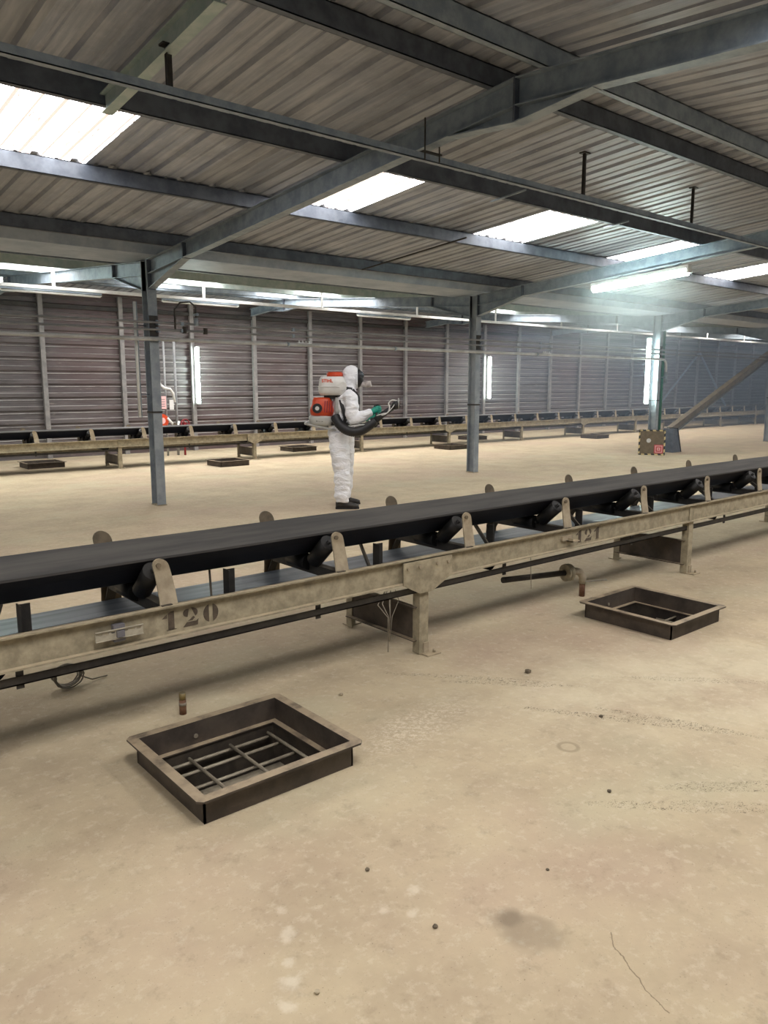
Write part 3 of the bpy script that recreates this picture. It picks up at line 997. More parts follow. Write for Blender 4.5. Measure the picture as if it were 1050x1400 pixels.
        m.box(lx - .060, lx - .022, Yn + .01, Yf - .01, .284 + dz, .290 + dz).box(lx - .060, lx - .022, Yn + .01, Yf - .01, .08, .086)
        m.build('cross_member', M['hatch'] if detail else M['brace'], lf)
    return root

near_conv = conveyor('long belt conveyor with black belt crossing the foreground', 3.214, 0.0, -1.6, 15.0, 1.385, .986, [3.0 + 3.07 * k for k in (0, 1, 2, 3)], True)
far_conv = conveyor('long belt conveyor standing along the back wall', 14.47, -.035, .2, 40.0, 4.05, 1.0, [5.58 + 2.95 * k for k in range(-1, 12)], False)

# stencilled numbers on the near stringer
def ell(cx, cy, rx, ry, a0, a1, n=10):
    return [(cx + rx * math.cos(math.radians(a0 + (a1 - a0) * k / n)), cy + ry * math.sin(math.radians(a0 + (a1 - a0) * k / n))) for k in range(n + 1)]
GLYPH = {
    '1': [[(.40, .05), (.78, .05), (.78, 1), (.58, 1), (.40, .90)], [(.28, 0), (.90, 0), (.90, .035), (.28, .035)], [(.02, .66), (.34, .88), (.34, .66)]],
    '2': [ell(.30, .74, .28, .22, 70, 270), ell(.52, .72, .44, .28, -50, 88), [(.44, .36), (.66, .52), (.78, .44), (.60, .30), (.30, .30)], [(0, 0), (.94, 0), (1, .34), (.86, .24), (.24, .24)]],
    '0': [ell(.5, .5, .5, .5, 105, 255), ell(.5, .5, .5, .5, -75, 75)],
}
def stencil(txt, x, z, w, h, gap):
    m = MB()
    for ch in txt:
        for poly in GLYPH[ch]:
            pts = [(x + u * w, 3.2095, z + v * h) for u, v in poly]
            m.plate(pts, (0, -1, 0), .0008)
        x += w + gap
    return m.build('stencil_number', M['stencil'], near_conv)
stencil('120', 1.385, .476, .078, .088, .025)['label'] = 'dark stencilled number 120'
stencil('121', 4.47, .474, .085, .088, .022)['label'] = 'dark stencilled number 121'
# slotted mounting rail on the near stringer
m = MB()
y = 3.178
m.box(1.075, 1.285, y, y + .004, .503, .527).box(1.075, 1.285, y, y + .004, .534, .541)
for k in range(8): m.box(1.075 + k * .0283, 1.087 + k * .0283, y, y + .004, .527, .534)
m.box(1.075, 1.285, y - .007, y + .004, .541, .544).box(1.075, 1.285, y - .007, y + .004, .500, .503)
rail = m.build('mounting_rail', M['conv_light'], near_conv)
m = MB()
m.box(1.155, 1.205, y + .002, y + .03, .485, .56).box(1.165, 1.198, y - .014, y, .508, .536)
m.build('rail_clamp', M['print_grey'], rail)
m = MB()
m.box(4.36, 4.44, 3.150, 3.205, .505, .512).box(4.36, 4.366, 3.150, 3.205, .505, .53).box(4.30, 4.40, 3.19, 3.208, .515, .545)
m.build('broken_bracket', M['conv_plain'], near_conv)
# loose tufts of string caught under the frame
m = MB()
for k in range(7):
    a = random.uniform(-.05, .05)
    m.tube([(2.78 + a, 3.24, .42), (2.76 + a * 2, 3.22, .36), (2.74 + a * .4, 3.20, .28), (2.72 + a * .2, 3.19, .2 - .06 * (k % 3))], .0022, 5)
m.build('string_tuft', M['cable'], near_conv)
MB().tube([(4.02, 3.24, .45), (4.02, 3.235, .36), (4.01, 3.22, .22)], .0025, 5).build('string_tuft', M['cable'], near_conv)

# ------------------------------------------------------------------ floor hatches
def hatch(rect, label, grate, detail=True):
    x0, x1, y0, y1 = rect
    H = .11
    root = thing('floor_hatch', label, 'hatch', ((x0 + x1) / 2, (y0 + y1) / 2, 0), group='steel floor hatch frames')
    lip, t = .036, .008
    # four sides of the raised kerb, each with its outward lip
    for a in ((x0 + lip, x1 - lip, y0 + lip, y0 + lip + t, 'x'), (x0 + lip, x1 - lip, y1 - lip - t, y1 - lip, 'x'),
              (x0 + lip, x0 + lip + t, y0 + lip, y1 - lip, 'y'), (x1 - lip - t, x1 - lip, y0 + lip, y1 - lip, 'y')):
        MB().box(a[0], a[1], a[2], a[3], -.11, H - t).build('kerb_plate', M['hatch'], root)
    z = H
    for pts in ([(x0 + .02, y0, z), (x1 - .02, y0, z), (x1 - lip - t, y0 + lip + t, z), (x0 + lip + t, y0 + lip + t, z)],
                [(x1 - .02, y1, z), (x0 + .02, y1, z), (x0 + lip + t, y1 - lip - t, z), (x1 - lip - t, y1 - lip - t, z)],
                [(x0, y1 - .02, z), (x0, y0 + .02, z), (x0 + .02, y0, z), (x0 + lip + t, y0 + lip + t, z), (x0 + lip + t, y1 - lip - t, z), (x0 + .02, y1, z)],
                [(x1, y0 + .02, z), (x1, y1 - .02, z), (x1 - .02, y1, z), (x1 - lip - t, y1 - lip - t, z), (x1 - lip - t, y0 + lip + t, z), (x1 - .02, y0, z)]):
        MB().plate(pts, (0, 0, -1), t).build('lip', M['hatch'], root)
    if not detail:
        MB().box(x0 + .06, x1 - .06, y0 + .06, y1 - .06, -.11, -.10).build('pit_bottom', M['soil'], root)
        return root
    # inner ledge
    a0, a1, b0, b1 = x0 + lip + t, x1 - lip - t, y0 + lip + t, y1 - lip - t
    L = .030
    for q in ((a0, a1, b0, b0 + L), (a0, a1, b1 - L, b1), (a0, a0 + L, b0 + L, b1 - L), (a1 - L, a1, b0 + L, b1 - L)):
        MB().box(q[0], q[1], q[2], q[3], .000, .006).build('ledge', M['hatch'], root)
    # chute walls below the ledge
    c0, c1, d0, d1 = a0 + L - .006, a1 - L + .006, b0 + L - .006, b1 - L + .006
    zb = -.75
    for q in ((c0, c1, d0 - .006, d0), (c0, c1, d1, d1 + .006), (c0 - .006, c0, d0, d1), (c1, c1 + .006, d0, d1)):
        MB().box(q[0], q[1], q[2], q[3], zb, .0).build('chute_plate', M['hatch_in'], root)
    MB().box(c0 - .01, c1 + .01, d0 - .01, d1 + .01, zb - .01, zb).build('pit_bottom', M['soil'], root)
    # grate of welded bars
    gz = -.05
    g = thing('grate', None, None, ((c0 + c1) / 2, (d0 + d1) / 2, gz)); g.parent = root
    g.location = ORIG[g.name] - ORIG[root.name]
    if grate == 'full':
        for yy in (2.47, 2.60, 2.73, 2.857, 2.945): MB().cyl((c0, yy, gz), (1.79, yy, gz), .008, 6).build('bar', M['rebar'], g)
        for xx in (1.225, 1.37, 1.57, 1.77): MB().cyl((xx, d0 + .01, gz + .016), (xx, 2.955, gz + .016), .008, 6).build('bar', M['rebar'], g)
        MB().box(c0, c1, d1 - .10, d1 - .05, gz - .16, gz - .13).build('support_bar', M['rebar'], root)
    else:
        for yy in (d0 + .12, d0 + .26): MB().cyl((c0, yy, gz + .02), (c1, yy, gz + .02), .007, 6).build('bar', M['rebar'], g)
        for xx in (c0 + .16, c0 + .36): MB().cyl((xx, d0, gz + .034), (xx, d0 + .3, gz + .034), .007, 6).build('bar', M['rebar'], g)
    m = MB()
    m.cyl((x0 + .30, y1 - lip - .010, .045), (x0 + .30, y1 - lip - .016, .045), .010, 8)
    m.build('rivet', M['rebar'], root)
    return root
hatch(HX[0], 'open steel floor hatch with a bar grate inside, in the left foreground', 'full')
h2 = hatch(HX[1], 'open steel floor hatch right of the conveyor leg, stick leaning on it', 'part')
fl = ['steel floor hatch before the far conveyor, between the left column and the person', 'steel floor hatch before the far conveyor, behind the second column',
      'steel floor hatch before the far conveyor, left of the striped board', 'steel floor hatch behind the far conveyor at the left picture edge',
      'steel floor hatch under the far conveyor just left of the person', 'steel floor hatch behind the far conveyor left of the third column']
for r, l in zip(FARH, fl): hatch(r, l, None, False)
tag(MB().tube([(5.02, 2.56, .004), (5.0, 2.46, .06), (4.995, 2.42, .09)], .005, 6).build('stick', M['rebar']), 'thin pale stick leaning on the side of the right floor hatch', 'stick')

# ------------------------------------------------------------------ small things near the conveyor
r = thing('floor_post', 'short capped pipe stub standing behind the left floor hatch', 'post', (1.525, 3.334, 0))
MB().cyl((1.525, 3.334, 0), (1.525, 3.334, .075), .017, 12).build('stub', M['rust'], r)
MB().cyl((1.525, 3.334, .075), (1.525, 3.334, .108), .0165, 12).build('cap', M['brass'], r)
MB().cyl((1.525, 3.334, .045), (1.525, 3.334, .06), .0195, 8).build('collar', M['cable'], r)

vx, vy = 4.79, 3.36
r = thing('valve_pipe', 'rusty upright pipe with elbow and hand valve under the conveyor', 'pipe', (vx, vy, 0))
MB().tube([(vx, vy, 0), (vx, vy, .10)], .022, 10).build('upright', M['rust'], r)
MB().tube([(vx, vy, .10), (vx, vy, .15), (vx - .02, vy + .01, .185), (vx - .06, vy + .02, .20), (vx - .12, vy + .03, .20)], .028, 10).build('elbow', M['conv_plain'], r)
MB().cyl((vx - .12, vy + .03, .20), (vx - .15, vy + .035, .20), .065, 14).cyl((vx - .155, vy + .036, .20), (vx - .17, vy + .039, .20), .065, 14).build('flange', M['conv'], r)
MB().tube([(vx - .17, vy + .04, .20), (vx - .75, vy + .14, .22)], .022, 8).build('branch', M['dark'], r)
MB().beam((vx, vy - .02, .115), (vx + .15, vy - .11, .125), .02, .008).build('lever', M['cable'], r)

def coil():
    m = MB()
    cx, cy = 1.205, 4.03
    for k in range(6):
        rx, ry = .075 - .006 * (k % 3), .06 - .005 * (k % 2)
        pts = [(cx + random.uniform(-.006, .006) + rx * math.cos(a), cy + .01 * k - .03, .07 + ry * math.sin(a)) for a in [2 * math.pi * j / 18 for j in range(19)]]
        m.tube(pts, .004, 5)
    m.tube([(cx + .07, cy, .05), (cx + .13, cy + .01, .012), (cx + .22, cy + .03, .006)], .004, 5)
    tag(m.build('cable_coil', M['cable']), 'coil of thin pale cable on the floor behind the conveyor at left', 'cable')
coil()

def pebble(x, y, r, pale, lab):
    bm = bmesh.new()
    bmesh.ops.create_icosphere(bm, subdivisions=2, radius=r)
    for v in bm.verts:
        v.co *= 1 + .35 * mnoise.noise(v.co * (1.6 / r) + V(x * 7, y * 5, 0))
        v.co.z *= .6
    zmin = min(v.co.z for v in bm.verts)
    for v in bm.verts: v.co.z -= zmin
    me = bpy.data.meshes.new('pebble'); bm.to_mesh(me); bm.free()
    me.materials.append(M['pebble_pale' if pale else 'pebble'])
    o = bpy.data.objects.new('pebble', me); COL.objects.link(o); o.location = (x, y, 0)
    tag(o, lab, 'pebble', 'pebbles on the floor')
for x, y, rr_, pale, lab in ((1.428, 1.462, .008, 0, 'dark pebble left of the dark floor stain'), (2.483, 1.574, .009, 0, 'dark pebble below the ring mark on the floor'),
        (1.444, 1.802, .008, 0, 'dark pebble on bare floor below the chalky smear'), (3.236, 2.60, .018, 0, 'dark clump of grit between the conveyor leg and the right hatch'),
        (1.016, 1.483, .008, 1, 'pale pebble near the bottom edge of the picture'), (2.25, 3.02, .012, 1, 'pale pebble just right behind the left hatch'),
        (1.90, 1.42, .006, 0, 'tiny dark pebble between the ring mark and the dark floor stain'), (3.05, 2.0, .010, 0, 'small dark pebble on the drag marks')):
    pebble(x, y, rr_, pale, lab)

# ------------------------------------------------------------------ things by the third column
def warning_board():
    c = V(16.02, 9.52, 0)
    nrm = V(-.84, -.54, 0).normalized()
    side = V(0, 0, 1).cross(nrm).normalized()
    tilt = .16
    up = (V(0, 0, 1) - nrm * tilt).normalized()
    n = side.cross(up).normalized()
    if n.dot(nrm) < 0: n = -n
    S = .58
    P = lambda u, v, d=0: c + side * (u * S) + up * (v * S) + n * d
    r = thing('warning_board', 'square brown board edged with striped tape leaning by the third column', 'board', c)
    MB().plate([P(-.5, .004), P(.5, .004), P(.5, 1), P(-.5, 1)], -n, .014).build('panel', M['board'], r)
    k = 0
    for e in range(4):
        for j in range(8):
            a, b = j / 8, (j + 1) / 8
            w = .055
            q = [(a, 0), (b, 0), (b - .03, w), (a - .03 if j else 0, w)]
            pts = []
            for (t, s) in q:
                t = min(max(t, 0), 1)
                uv = [(-.5 + t, s), (.5 - s, t), (.5 - t, 1 - s), (-.5 + s, 1 - t)][e]
                pts.append(P(uv[0], uv[1], .001))
            MB().plate(pts, n, .002).build('tape_stripe', M['yellow' if j % 2 else 'blackt'], r)
    pts = [P(-.12 + .085 * math.cos(a), .57 + .085 * math.sin(a), .001) for a in [2 * math.pi * i / 16 for i in range(16)]]
    MB().plate(pts, n, .004).build('round_plate', M['white_plastic'], r)
    for k, (s, mt, d) in enumerate(((.34, 'red', .002), (.27, 'pink', .006), (.215, 'red', .009), (.12, 'pink', .012), (.05, 'red', .015))):
        MB().plate([P(.26 - s / 2, .24 - s / 2, d), P(.26 + s / 2, .24 - s / 2, d), P(.26 + s / 2, .24 + s / 2, d), P(.26 - s / 2, .24 + s / 2, d)], n, .003).build('red_sign', M[mt], r)
warning_board()

r = thing('brace_pedestal', 'dark tapered steel foot of the slanting brace beside the striped board', 'pedestal', (17.15, 9.72, 0))
m = MB()
m.hexa([(16.98, 9.55, 0), (17.36, 9.55, 0), (17.36, 9.90, 0), (16.98, 9.90, 0), (17.06, 9.60, .56), (17.24, 9.60, .56), (17.24, 9.85, .56), (17.06, 9.85, .56)])
m.build('stand', M['galv_dark'], r)
MB().hexa([(17.362, 9.53, 0), (17.372, 9.53, 0), (17.372, 9.92, 0), (17.362, 9.92, 0), (17.242, 9.58, .57), (17.252, 9.58, .57), (17.252, 9.87, .57), (17.242, 9.87, .57)]).build('side_plate', M['dark'], r)
r = thing('diagonal_brace', 'long brown-grey brace slanting up right from the pedestal', 'brace', (17.2, 9.74, .45))
pa, pb = V(17.16, 9.74, .50), V(22.4, 9.74, 2.50)
u_ = (pb - pa).normalized().cross(V(0, -1, 0)).normalized()
if u_.z < 0: u_ = -u_
MB().beam(pa, pb, .014, .18, u_).build('web', M['brace'], r)
MB().beam(pa, pb, .15, .012, u_, (0, .09)).build('top_flange', M['brace'], r)
MB().beam(pa, pb, .15, .012, u_, (0, -.09)).build('bottom_flange', M['galv'], r)

# ------------------------------------------------------------------ hose station at the back wall, half hidden by the left column
r = thing('hose_station', 'orange hose reel with white hose and paper notices by the back wall', 'hose station', (7.4, 16.4, 0))
HYY = 16.4
MB().tube([(7.47, HYY + .1, 0), (7.47, HYY + .1, 2.6)], .025, 8).build('riser', M['pipe_thin'], r)
MB().tube([(7.72, HYY + .1, 0), (7.72, HYY + .1, 2.6)], .03, 8).build('riser', M['pipe_thin'], r)
MB().cyl((7.30, HYY - .06, .80), (7.30, HYY + .06, .80), .15, 16).build('hose_reel', M['orange'], r)
MB().cyl((7.30, HYY - .075, .80), (7.30, HYY - .06, .80), .07, 12).build('reel_hub', M['pink'], r)
MB().tube([(7.28, HYY - .02, 1.62), (7.38, HYY - .05, 1.52), (7.52, HYY - .04, 1.50), (7.60, HYY - .02, 1.40), (7.63, HYY - .02, 1.20)], .03, 8).build('hose', M['white_plastic'], r)
MB().tube([(7.42, HYY - .06, .86), (7.52, HYY - .08, .74), (7.56, HYY - .08, .64), (7.66, HYY - .06, .66), (7.70, HYY - .04, .78)], .025, 8).build('hose', M['white_plastic'], r)
p = MB().box(7.18, 7.42, HYY - .03, HYY - .02, 1.06, 1.34).build('notice', M['pink'], r)
m = MB()
for k in range(4): m.box(7.21, 7.39, HYY - .033, HYY - .03, 1.11 + .05 * k, 1.125 + .05 * k)
m.build('print_lines', M['print_grey'], p)
MB().box(7.50, 7.60, HYY - .03, HYY - .02, 1.04, 1.26).build('notice', M['white_plastic'], r)
m = MB()
m.cyl((7.84, HYY - .06, .72), (7.84, HYY + .04, .72), .035, 10)
m.tube([(7.84 + .10 * math.cos(a), HYY - .06, .72 + .10 * math.sin(a)) for a in [2 * math.pi * k / 14 for k in range(15)]], .014, 6)
for a in (0, 2.1, 4.2): m.cyl((7.84, HYY - .06, .72), (7.84 + .1 * math.cos(a), HYY - .06, .72 + .1 * math.sin(a)), .01, 6)
m.cyl((7.84, HYY, .72), (7.84, HYY, .0), .025, 8)
m.build('hand_wheel_valve', M['redpaint'], r)

# ------------------------------------------------------------------ the person in the white suit
FX_DIR = math.atan2(-.604, .797)
PO = (6.045, 8.01, 0)
person = thing('person', 'person in white hooded coverall and gas mask carrying a backpack sprayer', 'person', PO, FX_DIR, local=True)

def bake(o, voxel, smooth=4, disp=0.0, size=.08):
    """turn overlapping closed shapes into one continuous surface"""
    md = o.modifiers.new('remesh', 'REMESH'); md.mode = 'VOXEL'; md.voxel_size = voxel; md.use_smooth_shade = True
    if smooth:
        sm = o.modifiers.new('smooth', 'SMOOTH'); sm.factor = .5; sm.iterations = smooth
    dg = bpy.context.evaluated_depsgraph_get()
    dg.update()
    me = bpy.data.meshes.new_from_object(o.evaluated_get(dg))
    me.name = o.name
    if disp:
        nrm = [v.normal.copy() for v in me.vertices]
        for v, n in zip(me.vertices, nrm):
            q = v.co
            k = mnoise.noise(V(q.x / size, q.y / size, q.z / (size * .45))) + .6 * mnoise.noise(V(q.x / size * 2, q.y / size * 2, q.z / (size * .3)) + V(5, 3, 1))
            amt = disp * (1.35 if q.z < .75 else .9)
            if q.z > 1.52: amt *= .6
            v.co = q + n * (k * amt)
    o.modifiers.clear()
    o.data = me
    if not me.materials: me.materials.append(M['suit'])
    for p_ in me.polygons: p_.use_smooth = True
    return o

def vloft(m, rows, n=18):
    """stack of horizontal ellipses (cx, cy, z, rx, ry)"""
    m.loft([[V(cx + rx * math.cos(t), cy + ry * math.sin(t), z) for t in [2 * math.pi * k / n for k in range(n)]] for cx, cy, z, rx, ry in rows])

m = MB()
vloft(m, [(-.03, 0, .86, .13, .15), (-.03, 0, .94, .172, .205), (-.02, 0, 1.05, .170, .205), (-.01, 0, 1.18, .160, .20), (.01, 0, 1.32, .160, .215), (.035, 0, 1.42, .145, .225), (.06, 0, 1.485, .115, .20), (.085, 0, 1.54, .085, .12), (.105, 0, 1.62, .075, .08)])
m.ellips((.108, 0, 1.685), (.104, .105, .150), 18, 12)
m.ellips((.09, 0, 1.60), (.09, .10, .09), 16, 8)
m.ellips((.082, 0, 1.722), (.090, .098, .105), 16, 8)
m.ellips((.135, 0, 1.730), (.078, .092, .098), 16, 8)
# legs, baggy, gathered at the ankle
m.tube([(-.05, -.105, .98), (-.055, -.12, .80), (-.035, -.14, .62), (-.015, -.155, .48), (-.015, -.17, .30), (-.02, -.185, .16), (-.02, -.19, .085)], [.125, .130, .122, .108, .106, .098, .082], 16)
m.tube([(.02, .105, .98), (.02, .12, .80), (.025, .145, .62), (.03, .165, .48), (.02, .185, .30), (.01, .20, .16), (.005, .205, .085)], [.125, .128, .118, .104, .100, .095, .08], 16)
# arms
m.tube([(.06, -.17, 1.47), (.10, -.225, 1.43), (.115, -.255, 1.32), (.105, -.27, 1.20), (.115, -.275, 1.155), (.18, -.265, 1.165), (.27, -.245, 1.205), (.365, -.225, 1.245)], [.075, .090, .086, .080, .078, .074, .066, .046], 14)
m.tube([(.06, .17, 1.47), (.08, .225, 1.43), (.08, .265, 1.32), (.085, .285, 1.20), (.10, .28, 1.155), (.17, .25, 1.14), (.26, .20, 1.14), (.34, .165, 1.15)], [.075, .090, .086, .080, .078, .072, .062, .046], 14)
body = m.build('coverall', M['suit'], person)
bake(body, .011, 3, .010, .15)
body['label'] = 'crumpled white hooded coverall'

# shoes
for y, fx in ((-.19, .0), (.205, .022)):
    m = MB()
    rows = []
    for x, z, ry, rz in ((-.105, .050, .030, .040), (-.09, .055, .042, .050), (-.04, .060, .046, .055), (.03, .055, .048, .052), (.10, .042, .052, .040), (.16, .036, .046, .032), (.195, .030, .028, .022)):
        rows.append([V(fx + x, y + ry * math.cos(t), max(.012, z + rz * math.sin(t))) for t in [2 * math.pi * k / 14 for k in range(14)]])
    m.loft(rows)
    m.tube([(fx - .035, y, .06), (fx - .035, y, .115)], [.055, .060], 12)
    s = m.build('shoe', M['shoe'], person)
    m = MB()
    sole = [(-.108, .026), (-.09, .043), (-.03, .046), (.05, .047), (.11, .054), (.165, .047), (.20, .022)]
    pts = [(fx + a, y + b, 0) for a, b in sole] + [(fx + a, y - b, 0) for a, b in reversed(sole)]
    m.plate(pts, (0, 0, 1), .022)
    m.build('sole', M['black'], s)

# gas mask
m = MB()
m.ellips((.192, 0, 1.668), (.075, .086, .120), 16, 10)
msk = m.build('gas_mask', M['mask'], person)
MB().ellips((.225, 0, 1.705), (.050, .072, .058), 14, 8).build('visor', M['visor'], msk)
MB().cyl((.24, -.01, 1.60), (.32, -.03, 1.58), .034, 14).cyl((.29, -.024, 1.585), (.36, -.04, 1.60), .040, 14).build('filter', M['filter'], msk)
# hood rim round the mask
MB().tube([(.178, .088 * math.cos(a), 1.672 + .125 * math.sin(a)) for a in [2 * math.pi * k / 20 for k in range(21)]], .012, 8).build('hood_rim', M['suit'], body)

# gloves: five fingers each
def glove(wr, palm, fwd, grip, name):
    """hand from the wrist; fingers curl round a grip along axis `grip`"""
    wr, palm, fwd, grip = Vector(wr), Vector(palm), Vector(fwd).normalized(), Vector(grip).normalized()
    inn = grip.cross(fwd).normalized()
    m = MB()
    m.tube([wr - fwd * .05, wr, wr.lerp(palm, .5), palm + fwd * .01], [.046, .042, .040, .038], 12)
    m.ellips(palm, (.042, .034, .045), 12, 8)
    for k, L in enumerate((.95, 1.05, 1.0, .8)):
        off = grip * (.036 - .0235 * k)
        b = palm + off + fwd * .022 - inn * .012
        m.tube([b - fwd * .02, b + fwd * .028 * L, b + fwd * .048 * L + inn * .022, b + fwd * .040 * L + inn * .050, b + fwd * .016 * L + inn * .056], [.0115, .0115, .0108, .010, .009], 8)
    b = palm + grip * .03 + inn * .018
    m.tube([b - fwd * .02, b + grip * .018 + inn * .018 + fwd * .01, b + grip * .016 + inn * .030 + fwd * .036, b + grip * .008 + inn * .030 + fwd * .055], [.014, .013, .012, .010], 8)
    o = m.build(name, M['glove'], person)
    bake(o, .0045, 2)
    return o
g1 = glove((.375, -.222, 1.248), (.415, -.215, 1.268), (.9, .1, .2), (-.2, 0, 1), 'glove')
g2 = glove((.35, .16, 1.152), (.395, .14, 1.160), (.9, -.25, .1), (-.1, -.2, 1), 'glove')
g1['label'] = 'green rubber glove'; g2['label'] = 'green rubber glove'

# ------------------------------------------------------------------ backpack sprayer
sp = thing('backpack_sprayer', 'orange and white motor sprayer worn on the back, black hose and nozzle', 'sprayer', (PO[0], PO[1], 1.0), FX_DIR, local=True)
ORIG[sp.name] = V(0, 0, 1.0)
def rbox(m, x0, x1, y0, y1, z0, z1, r=.03, taper=1.0):
    """rounded-corner box as stacked superellipse rings"""
    cx, cy = (x0 + x1) / 2, (y0 + y1) / 2
    rows = []
    for z, s in ((z0, .86), (z0 + r * .4, .95), (z0 + r, 1.0), (z1 - r, taper), (z1 - r * .4, taper * .95), (z1, taper * .84)):
        ring = []
        for k in range(24):
            t = 2 * math.pi * k / 24
            c, s_ = math.cos(t), math.sin(t)
            e = .45
            ring.append(V(cx + (x1 - x0) / 2 * s * math.copysign(abs(c) ** e, c), cy + (y1 - y0) / 2 * s * math.copysign(abs(s_) ** e, s_), z))
        rows.append(ring)
    m.loft(rows)
    return m
tank = rbox(MB(), -.315, .055, -.215, .21, 1.455, 1.69, .08, .95).build('tank', M['white_plastic'], sp)
rbox(MB(), -.32, .06, -.22, .215, 1.555, 1.572, .006).build('tank_seam', M['white_plastic'], tank)
MB().cyl((-.10, -.02, 1.68), (-.10, -.02, 1.735), .105, 20).cyl((-.10, -.02, 1.735), (-.10, -.02, 1.748), .09, 20).build('filler_cap', M['orange'], tank)
MB().cyl((.0, -.205, 1.57), (.0, -.216, 1.57), .05, 18).build('round_boss', M['white_plastic'], tank)
def text_part(txt, size, loc, parent, mat):
    cu = bpy.data.curves.new('lettering', 'FONT'); cu.body = txt; cu.size = size; cu.extrude = .0015; cu.align_x = 'CENTER'; cu.offset = size * .03
    to = bpy.data.objects.new('lettering_source', cu); COL.objects.link(to)
    dg = bpy.context.evaluated_depsgraph_get(); dg.update()
    me = bpy.data.meshes.new_from_object(to.evaluated_get(dg))
    bpy.data.objects.remove(to)
    me.materials.clear(); me.materials.append(mat)
    for v in me.vertices:
        v.co = V(v.co.x, -v.co.z, v.co.y) + Vector(loc)
    o = bpy.data.objects.new('lettering', me); COL.objects.link(o); o.parent = parent
    ORIG[o.name] = V(0, 0, 0)
    o.location = -ORIG[parent.name] if parent.name in ORIG else (0, 0, 0)
    o.location = (0, 0, 0)
    for v in me.vertices: v.co -= ORIG[parent.name]
    return o
text_part('STIHL', .055, (-.195, -.208, 1.618), tank, M['orange_text'])
MB().box(-.24, .04, -.13, .13, 1.405, 1.455).build('tank_cradle', M['black'], sp)
bp = rbox(MB(), -.06, -.02, -.17, .17, 1.03, 1.50, .02).build('back_plate', M['black'], sp)
eng = rbox(MB(), -.425, -.11, -.215, .17, 1.19, 1.425, .08, .82).build('engine_cover', M['orange'], sp)
for k in range(4):
    MB().beam((-.235 + .03 * k, -.214, 1.24), (-.225 + .03 * k, -.196, 1.385), .012, .010, (0, -1, 0)).build('cooling_slot', M['redpaint'], eng)
st = MB().cyl((-.325, -.20, 1.292), (-.325, -.232, 1.292), .062, 18).build('starter', M['black'], sp)
MB().cyl((-.325, -.232, 1.292), (-.325, -.245, 1.292), .026, 14).build('starter_hub', M['white_plastic'], st)
fan = rbox(MB(), -.115, -.005, -.20, .18, 1.20, 1.43, .06, .9).build('fan_housing', M['grey_plastic'], sp)
base = rbox(MB(), -.435, -.135, -.205, .17, 1.07, 1.20, .03, 1.05).build('fuel_tank', M['grey_plastic'], sp)
text_part('STIHL', .035, (-.30, -.207, 1.125), base, M['blackt'])
m = MB()
for y in (-.18, .15):
    m.tube([(-.48, y, 1.095), (-.30, y, 1.055), (-.10, y, 1.015), (.0, y, 1.005), (.02, y, 1.04)], .013, 8)
m.tube([(-.48, -.18, 1.095), (-.49, 0, 1.098), (-.48, .15, 1.095)], .013, 8)
m.build('carry_frame', M['grey_plastic'], sp)
# straps
def strap(pts, name='strap'):
    m = MB()
    for a, b in zip(pts[:-1], pts[1:]): m.beam(a, b, .045, .012, (.2, -1, .3))
    return m.build(name, M['black'], sp)
for s in (-1, 1):
    strap([(-.04, s * .13, 1.50), (.03, s * .14, 1.545), (.12, s * .135, 1.525), (.19, s * .145, 1.44), (.195, s * .16, 1.34)])
    strap([(-.03, s * .195, 1.40), (.0, s * .222, 1.28), (.03, s * .225, 1.16), (.0, s * .212, 1.06)])
MB().loft([[V(-.03 + rx * math.cos(t), ry * math.sin(t), z) for t in [2 * math.pi * k / 20 for k in range(20)]] for z, rx, ry in ((1.075, .185, .218), (1.115, .183, .216))]).build('hip_belt', M['black'], sp)
# ribbed hose
ctrl = [V(-.10, -.22, 1.19), (V(-.06, -.27, 1.11)), V(.02, -.31, 1.035), V(.12, -.33, 1.0), V(.22, -.325, 1.015), V(.31, -.31, 1.065), V(.40, -.29, 1.135)]
def spline(c, n):
    out = []
    for i in range(len(c) - 1):
        p0, p1, p2, p3 = c[max(i - 1, 0)], c[i], c[i + 1], c[min(i + 2, len(c) - 1)]
        for k in range(n):
            t = k / n
            out.append(.5 * ((2 * p1) + (p2 - p0) * t + (2 * p0 - 5 * p1 + 4 * p2 - p3) * t * t + (3 * p1 - p0 - 3 * p2 + p3) * t ** 3))
    return out + [c[-1]]
hp = spline(ctrl, 10)
MB().tube(hp, [.056 + (.006 if k % 2 else 0) for k in range(len(hp))], 14).build('hose', M['black'], sp)
tubep = [V(.38, -.292, 1.12), V(.50, -.275, 1.215), V(.66, -.255, 1.325)]
noz = MB().tube(tubep, [.046, .038, .033], 14).build('spray_tube', M['black'], sp)
dn = (tubep[2] - tubep[1]).normalized()
MB().cyl(tubep[2] - dn * .03, tubep[2] + dn * .045, .044, 16, .062).build('nozzle', M['black'], noz)
MB().tube([tubep[2] + dn * .05 + p for p in [V(.0, .062 * math.cos(a), .062 * math.sin(a)) - dn * 0 for a in [2 * math.pi * k / 16 for k in range(17)]]], .006, 6).build('nozzle_ring', M['grey_plastic'], noz)
MB().tube([(.435, -.262, 1.165), (.425, -.232, 1.215), (.412, -.212, 1.265), (.405, -.205, 1.325)], [.016, .017, .017, .015], 10).build('handle', M['black'], sp)
MB().tube([(.40, -.205, 1.32), (.44, -.205, 1.335), (.47, -.21, 1.318)], .010, 8).build('throttle_lever', M['black'], sp)
MB().tube(spline([V(.10, -.33, 1.07), V(.18, -.345, 1.085), V(.27, -.34, 1.09), V(.33, -.335, 1.075), V(.355, -.34, 1.10), V(.33, -.33, 1.15), V(.36, -.32, 1.04)], 6), .008, 6).build('feed_line', M['white_plastic'], sp)
